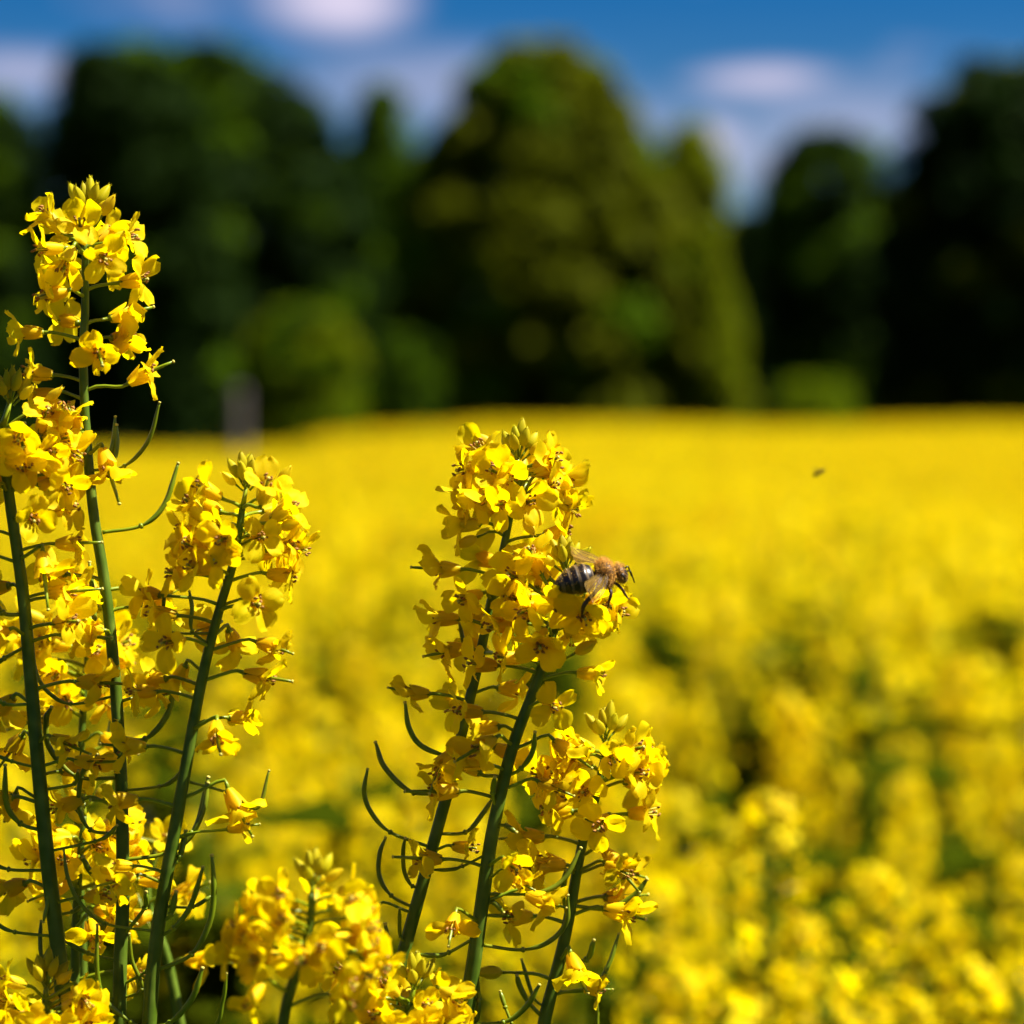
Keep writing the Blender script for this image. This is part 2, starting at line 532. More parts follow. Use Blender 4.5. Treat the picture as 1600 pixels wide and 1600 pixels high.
def raceme(label, depth, stem, w0, w1, flowers=(), pods=(), buds=None, nbuds=9, dome=0, dome_r=(85, 60), dome_c=None,
           scale=1.0, seed=0, extra=0, dlean=0.0, side=(0, 0), group='rapeseed plants in the foreground'):
    """all image data in photo pixels; depth in metres from the camera along the view axis"""
    rnd = random.Random(seed)
    k = depth / FOCUS                    # real size grows with distance for the same pixels
    last = stem[-1]
    world_pts = []
    pix = [(Vector((x, y, 0))) for x, y in stem]
    sm = spline(pix, max(14, 6 * len(stem)))
    smp = [(p.x, p.y) for p in sm]
    y0, y1 = smp[0][1], smp[-1][1]

    def dep(y):
        return depth + dlean * (y - y0) / 1000.0
    world_pts = [P(x, y, dep(y)) for x, y in smp]
    wr = [(w0 + (w1 - w0) * min(1, ((y - y0) / max(300.0, y1 - y0))) ** 0.6) * 0.5 * U * k for x, y in smp]
    # on down to the ground, out of the picture
    e, e2 = world_pts[-1], world_pts[-3]
    d = (e - e2).normalized()
    foot = Vector((e.x + d.x * .12 + side[0], e.y + d.y * .1 + 0.02 + side[1], 0.0))
    ctrl = [e, e + d * 0.12, Vector((foot.x, foot.y, 0.45)), foot]
    low = spline(ctrl, 10)[1:]
    world_pts += low
    wr += [wr[-1] * (1 + 0.45 * (i + 1) / len(low)) for i in range(len(low))]
    root = empty('rapeseed_plant', foot)
    tag(root, label, 'rapeseed plant', group)
    inv = Matrix.Translation(-foot)
    b = MB()
    b.tube([p - foot for p in world_pts], wr, 18, 0, 0.085)
    link('stem', b.mesh('stem', [M['stem']]), root)
    # leaves low on the stem
    for q in range(3):
        p = world_pts[-2 - q * 2]
        a = rnd.uniform(0, 6.28)
        lm = leaf_mesh(900 + seed * 7 + q)
        link('leaf', lm, root, inv @ axis_matrix(p, (math.cos(a), math.sin(a), .35), rnd.uniform(-.4, .4), rnd.uniform(.7, 1.2)))
    top = smp[0]
    flowers = list(flowers)
    for q in range(extra):
        yy = y0 + (min(y1, 1600) - y0) * (.12 + .75 * (q + rnd.random()) / extra)
        xx = stem_at(smp, yy)[0]
        sg = rnd.choice((-1, 1))
        off = rnd.uniform(28, 62)
        flowers.append((xx + sg * off, yy, 0 + rnd.uniform(-30, 15) if sg > 0 else 180 + rnd.uniform(-15, 30), rnd.uniform(-.7, .7), 'w' if rnd.random() < .2 + .5 * q / extra else 'o', rnd.uniform(.85, 1.05)))
    for f in flowers:
        bx, by, ang, c = f[:4]
        kind = f[4] if len(f) > 4 else 'o'
        sc = (f[5] if len(f) > 5 else 1.0) * k * scale
        sx = stem_at(smp, by)[0]
        sy = by + 6 + 0.10 * abs(bx - sx)
        sx, sy = stem_at(smp, max(sy, top[1] + 2))
        dx = math.hypot(bx - sx, by - sy)
        Lp = 62.0
        dz = math.sqrt(max(0, Lp * Lp - dx * dx)) * min(1, abs(c) * 1.5) * (1 if c > 0 else -1)
        base = P(bx, by, dep(sy) - dz * U * k)
        att = P(sx, sy, dep(sy))
        dd = img_dir(ang, c)
        if kind == 'b':
            add_bud(root, inv, base, dd, rnd, 1.15 * sc, True, att)
        else:
            kd = 'y' if (kind == 'o' and by < top[1] + 25 and rnd.random() < .7) else kind
            add_flower(root, inv, base, dd, kd, rnd, sc * rnd.uniform(1.08, 1.26), att)
    if dome:
        cx, cy = dome_c or (top[0], top[1])
        for i in range(dome):
            g = i * 2.399963 + rnd.uniform(-.3, .3)
            t = (i + .5) / dome
            rad = 0.35 + 0.65 * math.sqrt(t)
            hx = math.cos(g) * rad * dome_r[0] * .62
            hz = math.sin(g) * rad * dome_r[0] * .62
            hy = -dome_r[1] * .35 + 1.7 * dome_r[1] * t * .8
            bx, by = cx + hx, cy + hy
            base = P(bx, by, dep(cy) - hz * U * k)
            sy = max(by + 14, top[1] + 2)
            sx, sy = stem_at(smp, sy)
            att = P(sx, sy, dep(sy))
            el = 0.5 - 0.85 * t + rnd.uniform(-.2, .2)
            dd = RIGHT * math.cos(g) * math.cos(el) - FWD * math.sin(g) * math.cos(el) + UP * math.sin(el)
            add_flower(root, inv, base, dd, 'y' if t < .4 else 'o', rnd, k * scale * rnd.uniform(1.0, 1.16), att)
    if buds:
        bx, by = buds
        for i in range(nbuds):
            g = i * 2.399963 + rnd.uniform(-.2, .2)
            t = i / max(1, nbuds - 1)
            tilt = 0.12 + 0.78 * t + rnd.uniform(-.08, .08)
            dd = RIGHT * math.cos(g) * math.sin(tilt) - FWD * math.sin(g) * math.sin(tilt) + UP * math.cos(tilt)
            base = P(bx + 6 * math.cos(g) * t, by - 8 + 10 * t, dep(by) - 6 * math.sin(g) * t * U * k)
            add_bud(root, inv, base, dd, rnd, k * scale * rnd.uniform(.92, 1.15), i == nbuds - 1, None)
        b = MB()
        b.tube([inv @ world_pts[0], inv @ P((bx + top[0]) / 2, (by + top[1]) / 2, dep(by)), inv @ P(bx, by - 8, dep(by))],
               [wr[0], wr[0] * .8, wr[0] * .55], 10, 0)
        link('stem', b.mesh('stem_tip', [M['pedicel']]), root)
    for pd in pods:
        add_pod(root, inv, pd, dep(pd[0][1]), k, rnd)
    return root


def add_bud(root, inv, base, d, rnd, sc, big, att):
    bm = inv @ axis_matrix(base, d, rnd.uniform(0, 6.28), U * sc)
    o = link('bud', rnd.choice(BUDS_BIG if big else BUDS), root, bm)
    if att is not None:
        fi = bm.inverted() @ inv
        b = MB()
        b.tube([fi @ q for q in spline([att, (Vector(att) + Vector(base)) / 2 + Vector((0, 0, .0006)), base], 6)], 2.1, 6, 0)
        link('pedicel', b.mesh('pedicel', [M['pedicel']]), o)
    return o


def add_pod(root, inv, pd, depth, k, rnd):
    """pedicel from the stem to the knot, then the slim pod with its beak"""
    sgn = rnd.choice((-1, 1))
    dz0 = rnd.uniform(5, 26) * sgn
    pts = []
    for i, (x, y) in enumerate(pd):
        t = i / max(1, len(pd) - 1)
        pts.append(P(x, y, depth + dz0 * t * U * k))
    b = MB()
    k *= rnd.uniform(.78, 1.25)
    if len(pd) > 2:
        allp = spline(pts, 8 * len(pts))
        kidx = round((len(allp) - 1) / (len(pts) - 1))
        ped, pod = allp[:kidx + 1], allp[kidx:]
        b.tube([inv @ p for p in ped], [3.3 * U * k] + [2.6 * U * k] * (len(ped) - 1), 8, 0)
        kn = inv @ allp[kidx]
        tg = (allp[kidx + 1] - allp[kidx - 1]).normalized()
        b.lathe([(2.6, -3), (4.6, -1), (4.4, 1.5), (2.8, 3)], 8, 0, axis_matrix(kn, tg, 0, U * k))
        m = len(pod)
        rr = [(1.9 + 2.0 * math.sin(min(1, i / (m * .25)) * math.pi / 2) - 1.9 * max(0, (i / (m - 1) - .75) / .25)) * U * k for i in range(m)]
        b.tube([inv @ p for p in pod], rr, 8, 1)
        tg = (pod[-1] - pod[-2]).normalized()
        b.lathe([(1.6, -1), (2.9, .8), (2.6, 2.6), (.8, 3.4)], 7, 2, axis_matrix(inv @ pod[-1], tg, 0, U * k))
    else:
        b.tube([inv @ p for p in spline(pts, 7)], [3.1 * U * k] * 6 + [3.6 * U * k], 8, 0)
    link('seed_pod', b.mesh('seed_pod', [M['pedicel'], M['pod'], M['tip']]), root)


LEAVES = {}


def leaf_mesh(seed):
    k = seed % 4
    if k in LEAVES: return LEAVES[k]
    rnd = random.Random(k)
    b = MB()
    vs, fs = [], []
    n = 8
    for i in range(n + 1):
        t = i / n
        w = 0.022 * math.sin((t * .93 + .05) * math.pi) ** .8 * (1 + .12 * math.sin(9 * t + k))
        z = 0.13 * t
        dr = -0.05 * t * t
        vs += [(-w, dr + .2 * w, z), (0, dr, z), (w, dr + .2 * w, z)]
    for i in range(n):
        fs += [(i * 3, i * 3 + 1, i * 3 + 4, i * 3 + 3), (i * 3 + 1, i * 3 + 2, i * 3 + 5, i * 3 + 4)]
    b.add(vs, fs)
    LEAVES[k] = b.mesh('leaf', [M['leaf']])
    return LEAVES[k]


# ------------------------------------------------------------------ ground
def ground():
    m = bpy.data.materials.new('soil_and_grass')
    m.use_nodes = True
    nt = m.node_tree
    pr = nt.nodes['Principled BSDF']
    pr.inputs['Roughness'].default_value = 0.95
    pr.inputs['Specular IOR Level'].default_value = 0.0
    tc = nt.nodes.new('ShaderNodeTexCoord')
    n1 = nt.nodes.new('ShaderNodeTexNoise'); n1.inputs['Scale'].default_value = 1.3; n1.inputs['Detail'].default_value = 8
    nt.links.new(tc.outputs['Object'], n1.inputs['Vector'])
    rp = nt.nodes.new('ShaderNodeValToRGB')
    rp.color_ramp.elements[0].color = (0.022, 0.026, 0.006, 1)
    rp.color_ramp.elements[1].color = (0.034, 0.048, 0.008, 1)
    nt.links.new(n1.outputs['Fac'], rp.inputs[0])
    nt.links.new(rp.outputs[0], pr.inputs['Base Color'])
    b = MB()
    n = 48
    vs, fs = [(0, 0, 0)], []
    rings = [3, 8, 20, 50, 120, 400, 1500, 4000]
    for r in rings:
        for k in range(n):
            a = 2 * math.pi * k / n
            vs.append((r * math.cos(a), r * math.sin(a), 0))
    for k in range(n): fs.append((0, 1 + k, 1 + (k + 1) % n))
    for i in range(len(rings) - 1):
        for k in range(n):
            k2 = (k + 1) % n
            fs.append((1 + i * n + k, 1 + (i + 1) * n + k, 1 + (i + 1) * n + k2, 1 + i * n + k2))
    b.add(vs, fs)
    tag(link('ground', b.mesh('ground', [m])), kind='structure')


ground()

# ------------------------------------------------------------------ the field behind
CANOPY = 0.20                    # mean drop of the flower tops below the camera


def field_edge(x_over_y):
    """distance of the far field edge for a bearing (x/y)"""
    pts = [(-.6, 26), (-.187, 27), (-.12, 32), (-.04, 46), (0.03, 60), (.12, 74), (.187, 80), (.6, 84)]
    for (a, d0), (b, d1) in zip(pts, pts[1:]):
        if x_over_y <= b:
            t = max(0, (x_over_y - a) / (b - a))
            return d0 + (d1 - d0) * t
    return pts[-1][1]


def lod_flower(seg):
    """flower of four petals as all-quad template in px units: verts, quads, material index (0 petal 1 calyx 2 green)"""
    v, f, m = [], [], []
    for k in range(4):
        th = k * math.pi / 2
        c, s = math.cos(th), math.sin(th)
        prof = [(6, 24, 5), (26, 36, 16), (44, 33, 10)] if seg == 2 else [(5, 24, 7), (42, 35, 15)]
        b0 = len(v)
        for (r, z, w) in prof:
            for u in (-1, 1):
                v.append((r * c - u * w * s, r * s + u * w * c, z))
        for i in range(len(prof) - 1):
            f.append((b0 + i * 2, b0 + i * 2 + 1, b0 + i * 2 + 3, b0 + i * 2 + 2)); m.append(0)
    b0 = len(v)
    for (r, z) in ((4, 0), (9, 14), (9, 26)) if seg == 2 else ((5, 0), (9, 26)):
        for k in range(4):
            th = k * math.pi / 2 + .78
            v.append((r * math.cos(th), r * math.sin(th), z))
    for i in range((len(v) - b0) // 4 - 1):
        for k in range(4):
            k2 = (k + 1) % 4
            f.append((b0 + i * 4 + k, b0 + i * 4 + k2, b0 + i * 4 + 4 + k2, b0 + i * 4 + 4 + k)); m.append(1)
    return np.array(v), np.array(f), np.array(m)


def lod_stick(p, q, r):
    """3-sided prism"""
    p, q = np.array(p, float), np.array(q, float)
    d = q - p
    d = d / (np.linalg.norm(d) + 1e-9)
    a = np.cross(d, (0.3, 1, 0.1)); a /= np.linalg.norm(a)
    b = np.cross(d, a)
    v = []
    for e in (p, q):
        for k in range(3):
            th = 2 * math.pi * k / 3
            v.append(e + (a * math.cos(th) + b * math.sin(th)) * r)
    return np.array(v), np.array([(k, (k + 1) % 3, 3 + (k + 1) % 3, 3 + k) for k in range(3)])


def lod_raceme(seed, seg, nfl, foot_len, mid=False, leaf_top=-.16, npod=9):
    """(verts, quads, mats) in metres, tip at the origin, stem running down foot_len"""
    rnd = np.random.default_rng(seed)
    fv, ff, fm = lod_flower(seg)
    V, F, Mi = [], [], []
    nv = 0

    def put(v, f, m):
        nonlocal nv
        V.append(v); F.append(f + nv); Mi.append(m)
        nv += len(v)
    leanx, leany = rnd.normal(0, .06), rnd.normal(0, .06)

    def axis(z):          # z negative down, px
        return np.array((-leanx * z + 18 * math.sin(z / 260 + seed), -leany * z, z))
    # stem
    zs = np.linspace(-35, -foot_len / U, 8 if mid else 3)
    for a, c in zip(zs, zs[1:]):
        v, f = lod_stick(axis(a), axis(c), 8 + 5 * (-a) / 900 if a > -2000 else 17)
        put(v, f, np.full(len(f), 2))
    # buds
    for i in range(7 if mid else 3):
        g = i * 2.4
        t = .15 + .5 * i / 7
        d = np.array((math.cos(g) * math.sin(t), math.sin(g) * math.sin(t), math.cos(t)))
        p = axis(-35)
        v, f = lod_stick(p + d * 10, p + d * 50, 7.5)
        put(v, f, np.full(len(f), 3))
    span = rnd.uniform(480, 800)
    for i in range(nfl):
        t = (i + rnd.random() * .8) / nfl
        g = i * 2.399963 + rnd.normal(0, .25)
        z = -20 - span * t ** 1.35
        rad = 30 + 38 * min(1, t * 4) + rnd.normal(0, 6)
        el = .8 - 1.1 * min(1, t * 3) + rnd.normal(0, .3)
        d = np.array((math.cos(g) * math.cos(el), math.sin(g) * math.cos(el), math.sin(el)))
        o = np.array((math.cos(g), math.sin(g), 0.12))
        a0 = axis(z - 10)
        base = axis(z) + o * rad
        zx = d
        xx = np.cross(zx, rnd.normal(0, 1, 3)); xx /= np.linalg.norm(xx)
        yy = np.cross(zx, xx)
        Rm = np.stack([xx, yy, zx], 1)
        s = rnd.uniform(.85, 1.1)
        put((fv * s * np.array((1, 1, rnd.uniform(.7, 1.15)))) @ Rm.T + base, ff, fm)
        if mid:
            v, f = lod_stick(a0, base, 2.4)
            put(v, f, np.full(len(f), 2))
    if mid or npod > 9:
        for i in range(npod):
            z = -span * (.35 if npod > 9 else 1) - rnd.uniform(-60, 500)
            g = rnd.uniform(0, 6.28)
            o = np.array((math.cos(g), math.sin(g), .1))
            a0 = axis(z); a1 = a0 + o * 55; a2 = a1 + o * 30 + np.array((0, 0, 40)); a3 = a2 + np.array((0, 0, 60)) + o * 5
            for p, q in ((a0, a1), (a1, a2), (a2, a3)):
                v, f = lod_stick(p, q, 3.0)
                put(v, f, np.full(len(f), 2))
    v = np.concatenate(V) * U
    f = np.concatenate(F)
    m = np.concatenate(Mi)
    # lower leaves
    lv, lf, lmi = [], [], []
    n0 = len(v)
    for i in range(14 if npod > 9 else (6 if mid else 4)):
        z = rnd.uniform(-foot_len * .9, leaf_top) if i % 2 or npod <= 9 else rnd.uniform(-.25, leaf_top)
        g = rnd.uniform(0, 6.28)
        p = axis(z / U) * U
        o = np.array((math.cos(g), math.sin(g), .25)); s = np.array((-math.sin(g), math.cos(g), .1))
        ln, w = rnd.uniform(.05, .13), rnd.uniform(.012, .03)
        b0 = n0 + len(lv)
        lv += [p, p + o * ln * .55 + s * w, p + o * ln + np.array((0, 0, -.02)), p + o * ln * .55 - s * w]
        lf.append((b0, b0 + 1, b0 + 2, b0 + 3)); lmi.append(4)
    return np.concatenate([v, np.array(lv)]), np.concatenate([f, np.array(lf)]), np.concatenate([m, np.array(lmi)])


FIELD_MATS = [M['petal'], M['sepal'], M['pedicel'], M['bud'], M['leaf']]


def field_patches():
    protos = [lod_raceme(4000 + i, 1, 20, 1.12) for i in range(12)]
    green = [lod_raceme(4100 + i, 1, 5, 1.12, False, -.03, 12) for i in range(5)]
    coll = bpy.data.collections.new('field_patch_sources')
    for pi in range(4):
        rnd = np.random.default_rng(90 + pi)
        V, F, Mi = [], [], []
        nv = 0
        for i in range(330):
            x, y = rnd.uniform(-.5, .5, 2)
            hole = math.sin(x * 9 + pi * 2) * math.sin(y * 8 + pi) + .35 * math.sin(17 * x + 11 * y)
            if hole < -.8 and rnd.random() < .5: continue
            pv, pf, pm = protos[rnd.integers(len(protos))] if hole > -.18 or rnd.random() < .2 else green[rnd.integers(len(green))]
            a = rnd.uniform(0, 6.28)
            c, s = math.cos(a), math.sin(a)
            z = CAM_Z - CANOPY + rnd.normal(0, .035) + .06 * min(hole, .3)
            q = pv @ np.array(((c, s, 0), (-s, c, 0), (0, 0, 1)))
            q = q + np.array((x, y, z))
            q[:, 2] = np.maximum(q[:, 2], 0.0)
            V.append(q); F.append(pf + nv); Mi.append(pm)
            nv += len(pv)
        me = np_mesh('field_patch', np.concatenate(V), np.concatenate(F), np.concatenate(Mi), FIELD_MATS)
        o = bpy.data.objects.new('field_patch', me)
        coll.objects.link(o)
    pts = []
    y = 2.95
    while y < 90:
        half = .25 * y + 3.0
        x = -half
        while x <= half:
            if y < field_edge(x / y): pts.append((x + random.uniform(-.06, .06), y + random.uniform(-.06, .06), random.uniform(-.02, .02) + .015 * math.sin(x * 1.1 + y * .7) - .10 * min(1, (y - 2.5) / 12)
                + min(1, y / 30) * (.07 * math.sin(x * .55 + 1) + .05 * math.sin(x * 1.7 + y * .3)) - (.10 * min(1, y / 20) if x / y < -.06 else 0)))
            x += .98
        y += .98
    for y in (1.2, 2.1):
        for x in (1.15, 2.1, 3.0):
            pts.append((x, y, -.01)); pts.append((-x, y, -.01))
    me = bpy.data.meshes.new('rapeseed_field')
    me.from_pydata(pts, [], [])
    o = link('rapeseed_field', me)
    tag(o, 'dense mass of yellow flowering rapeseed stretching back to the trees', 'crop', kind='stuff')
    ng = bpy.data.node_groups.new('scatter_field', 'GeometryNodeTree')
    ng.interface.new_socket('Geometry', in_out='INPUT', socket_type='NodeSocketGeometry')
    ng.interface.new_socket('Geometry', in_out='OUTPUT', socket_type='NodeSocketGeometry')
    N, L = ng.nodes.new, ng.links.new
    gi, go = N('NodeGroupInput'), N('NodeGroupOutput')
    ci = N('GeometryNodeCollectionInfo')
    ci.inputs['Collection'].default_value = coll
    ci.inputs['Separate Children'].default_value = True
    ci.inputs['Reset Children'].default_value = True
    ip = N('GeometryNodeInstanceOnPoints')
    ip.inputs['Pick Instance'].default_value = True
    ri = N('FunctionNodeRandomValue'); ri.data_type = 'INT'
    ri.inputs[4].default_value = 0; ri.inputs[5].default_value = 3; ri.inputs['Seed'].default_value = 3
    rr = N('FunctionNodeRandomValue'); rr.data_type = 'INT'
    rr.inputs[4].default_value = 0; rr.inputs[5].default_value = 3; rr.inputs['Seed'].default_value = 8
    mt = N('ShaderNodeMath'); mt.operation = 'MULTIPLY'; mt.inputs[1].default_value = math.pi / 2
    cx = N('ShaderNodeCombineXYZ')
    L(rr.outputs[2], mt.inputs[0]); L(mt.outputs[0], cx.inputs[2])
    L(gi.outputs[0], ip.inputs['Points'])
    L(ci.outputs[0], ip.inputs['Instance'])
    L(ri.outputs[2], ip.inputs['Instance Index'])
    L(cx.outputs[0], ip.inputs['Rotation'])
    L(ip.outputs[0], go.inputs[0])
    md = o.modifiers.new('scatter', 'NODES')
    md.node_group = ng


field_patches()


def mid_plants():
    """the nearest blurred plants of the field, each a plant of its own"""
    def split_proto(seed, nfl=30, leaf_top=-.16, npod=9):
        v, f, m = lod_raceme(seed, 2, nfl, 1.15, True, leaf_top, npod)
        parts = {}
        for name, sel in (('stem', (m == 2)), ('flower_head', (m == 0) | (m == 1) | (m == 3)), ('leaves', m == 4)):
            ff = f[sel]
            idx, invi = np.unique(ff, return_inverse=True)
            parts[name] = np_mesh(name, v[idx], invi.reshape(ff.shape), m[sel], FIELD_MATS)
        sel = np.nonzero((m == 0) | (m == 1))[0]
        parts['flowers'] = []
        for i in range(0, len(sel), 16):
            ff = f[sel[i:i + 16]]
            idx, invi = np.unique(ff, return_inverse=True)
            parts['flowers'].append(np_mesh('flower', v[idx], invi.reshape(ff.shape), m[sel[i:i + 16]], FIELD_MATS))
        ff = f[m == 3]
        parts['buds'] = []
        for i in range(0, len(ff), 3):
            idx, invi = np.unique(ff[i:i + 3], return_inverse=True)
            parts['buds'].append(np_mesh('bud', v[idx], invi.reshape(-1, 4), np.full(3, 3), FIELD_MATS))
        return parts
    protos = [split_proto(7000 + i) for i in range(9)]
    green = [split_proto(7100 + i, 7, -.03, 16) for i in range(4)]
    spots = []
    # the ones that can be told apart at the right, as photo pixels of the tip and distance
    for (x, y, d) in ((1202, 1245, 1.08), (1350, 1362, 1.16), (1462, 1398, 1.30), (1512, 1515, 1.05), (1585, 1500, 1.22), (1012, 1375, 1.22), (1085, 1350, 1.34),
                      (1292, 1535, 1.02), (1130, 1330, 1.28), (1250, 1440, 1.25), (1395, 1560, 1.1), (1050, 1520, 1.12), (1140, 1570, 1.0), (1590, 1340, 1.5)):
        spots.append((P(x, y, d), True))
    rnd = random.Random(5)
    tries = 0
    while len(spots) < 296 and tries < 20000:
        tries += 1
        d = 1.25 + 1.25 * rnd.random() ** .7
        x = rnd.uniform(-.21, .21) * d
        h = max(.12, rnd.gauss(CANOPY + .005, .038))
        p = Vector((x, d, CAM_Z - h))
        px = 800 + x / d * FPX
        if 1290 < px < 1600 and 1.45 < d < 1.9 and rnd.random() < .75: p.z -= .11   # the dark gap at the right
        hole = math.sin(p.x * 15 + 1.3) * math.sin(p.y * 9.5) + .5 * math.sin(31 * p.x + 8 * p.y)
        if px > 985 and d < 1.75:
            if rnd.random() < (.85 if d < 1.45 else .35): continue
            p.z -= .02
        spots.append((p, 'green' if (hole < -.22 and d > 1.3 and rnd.random() < .85) else False))
    for i, (p, big) in enumerate(spots):
        pr = green[i % len(green)] if big == 'green' else protos[i % len(protos)]
        root = empty('rapeseed_plant', (p.x, p.y, 0))
        rz = rnd.uniform(0, 6.28)
        tag(root, 'out-of-focus yellow rapeseed plant in the field behind the sharp stems', 'rapeseed plant', 'blurred rapeseed plants of the field')
        s = rnd.uniform(.95, 1.08)
        mt = Matrix.Translation((0, 0, p.z)) @ Matrix.Rotation(rz, 4, 'Z') @ Matrix.Diagonal((s, s, p.z / 1.15, 1))
        near = big is True or p.y < 1.45
        link('stem', pr['stem'], root, mt)
        tag(link('foliage', pr['leaves'], root, mt), kind='stuff')
        if near:
            for q in pr['flowers']: link('flower', q, root, mt)
            for q in pr['buds']: link('bud', q, root, mt)
        else:
            tag(link('flower_head', pr['flower_head'], root, mt), kind='stuff')
        own = {0: 'tall blurred rapeseed spike with a visible dark stem, beside the dark gap in the field',
               1: 'shorter blurred rapeseed spike with arched head standing before the dark gap',
               2: 'blurred rapeseed head just behind the arched one, touching the dark gap'}.get(i)
        if own: root['label'] = own


mid_plants()

# ------------------------------------------------------------------ trees
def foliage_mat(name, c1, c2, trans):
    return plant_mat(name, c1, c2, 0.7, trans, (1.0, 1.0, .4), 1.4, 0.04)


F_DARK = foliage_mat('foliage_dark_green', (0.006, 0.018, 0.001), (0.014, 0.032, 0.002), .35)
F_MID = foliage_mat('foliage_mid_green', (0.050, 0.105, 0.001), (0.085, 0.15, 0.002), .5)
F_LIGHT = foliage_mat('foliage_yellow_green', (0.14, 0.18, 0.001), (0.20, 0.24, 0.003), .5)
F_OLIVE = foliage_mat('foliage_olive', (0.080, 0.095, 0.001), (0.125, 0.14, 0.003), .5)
BARK = plant_mat('bark_grey_brown', (0.03, 0.024, 0.018), (0.07, 0.055, 0.04), .9, 0, None, 6, .2, 0, .6)


def tree(name, label, cat, prof, dist, mats, seed, blob=0.12, nleaf=30000, nb=240, leaf=.026):
    """prof: outline rows in photo pixels (y, xleft, xright) from top to the lowest foliage; dist metres. The crown is round in plan."""
    rnd = np.random.default_rng(seed)
    k = dist / FPX
    ys = np.array([q[0] for q in prof], float)
    ys[-1] = max(ys[-1], 680)
    xl = np.array([q[1] for q in prof], float); xr = np.array([q[2] for q in prof], float)
    xc0 = float((xl[-2] + xr[-2]) / 2)

    def world(x, y, dz=0.0):
        return np.array(((x - 800) * k, dist + dz, CAM_Z + (HORIZON - y) * k))
    H = world(0, ys[0])[2]
    foot = world(xc0, 0); foot[2] = 0.0
    wmax = float(np.max(xr - xl)) * k
    root = empty(name, foot)
    tag(root, label, cat, 'trees and bushes behind the field')
    # blobs
    C, Rr, T = [], [], []
    br = blob * max(wmax, .6 * H)
    for i in range(nb):
        y = ys[0] + (ys[-1] - ys[0]) * rnd.random() ** .85
        a, b = np.interp(y, ys, xl), np.interp(y, ys, xr)
        half = (b - a) / 2 * k
        r = br * rnd.uniform(.55, 1.15)
        r = min(r, max(half * .9, br * .35))
        g = rnd.uniform(0, 2 * math.pi)
        q = math.sqrt(rnd.random()) if i % 2 else 1.0
        rad = max(0, half - r * .8) * q
        c = world((a + b) / 2, max(y, ys[0] + r / k * .7))
        C.append(c + np.array((math.cos(g) * rad, math.sin(g) * rad * .9, 0))); Rr.append(r)
        T.append(rnd.random())
    C, Rr = np.array(C), np.array(Rr)
    wgt = Rr ** 2 / np.sum(Rr ** 2)
    bi = rnd.choice(nb, nleaf, p=wgt)
    d = rnd.normal(0, 1, (nleaf, 3)); d /= np.linalg.norm(d, axis=1)[:, None]
    rr = Rr[bi] * (rnd.uniform(.3, 1.06, nleaf) ** .6)
    pos = C[bi] + d * rr[:, None] * np.array((1, 1, .8))
    nrm = d + rnd.normal(0, .55, (nleaf, 3)) + np.array((0, 0, .35)); nrm /= np.linalg.norm(nrm, axis=1)[:, None]
    ta = np.cross(nrm, rnd.normal(0, 1, (nleaf, 3))); ta /= np.linalg.norm(ta, axis=1)[:, None]
    tb = np.cross(nrm, ta)
    ls = leaf * max(wmax, .6 * H) * rnd.uniform(.6, 1.35, nleaf)
    ls = np.clip(ls, .05, .5)[:, None]
    v = np.stack([pos - ta * ls, pos - tb * ls * .55 + nrm * ls * .12, pos + ta * ls, pos + tb * ls * .55 + nrm * ls * .12], 1).reshape(-1, 3)
    v[:, 2] = np.maximum(v[:, 2], .02)
    f = np.arange(nleaf * 4).reshape(-1, 4)
    tt = np.array(T)
    mi = (tt[bi] * len(mats)).astype(int).clip(0, len(mats) - 1)
    me = np_mesh('crown', v - foot, f, mi, mats, smooth=False)
    tag(link('crown', me, root), kind='stuff')
    # trunk and limbs
    b = MB()
    zt = H * .7
    r0 = max(.06, H * .022)
    tp = [Vector((0, 0, -.05)), Vector((rnd.normal(0, .02) * H, 0, zt * .35)), Vector((rnd.normal(0, .03) * H, 0, zt * .7)), Vector((rnd.normal(0, .03) * H, 0, zt))]
    tp = spline(tp, 9)
    b.tube(tp, [r0 * (1.25 if i == 0 else 1) * (1 - .085 * i) for i in range(9)], 9, 0)
    for i in range(7):
        c = Vector(C[rnd.integers(nb)] - foot)
        s = tp[2 + i % 5]
        if c.z < s.z: c.z = s.z + .15 * H
        b.tube(spline([s, (s + c) / 2 + Vector((0, 0, .04 * H)), c], 6), [r0 * .42 * (1 - .14 * q) for q in range(6)], 6, 0)
    link('trunk', b.mesh('trunk', [BARK]), root)
    return root


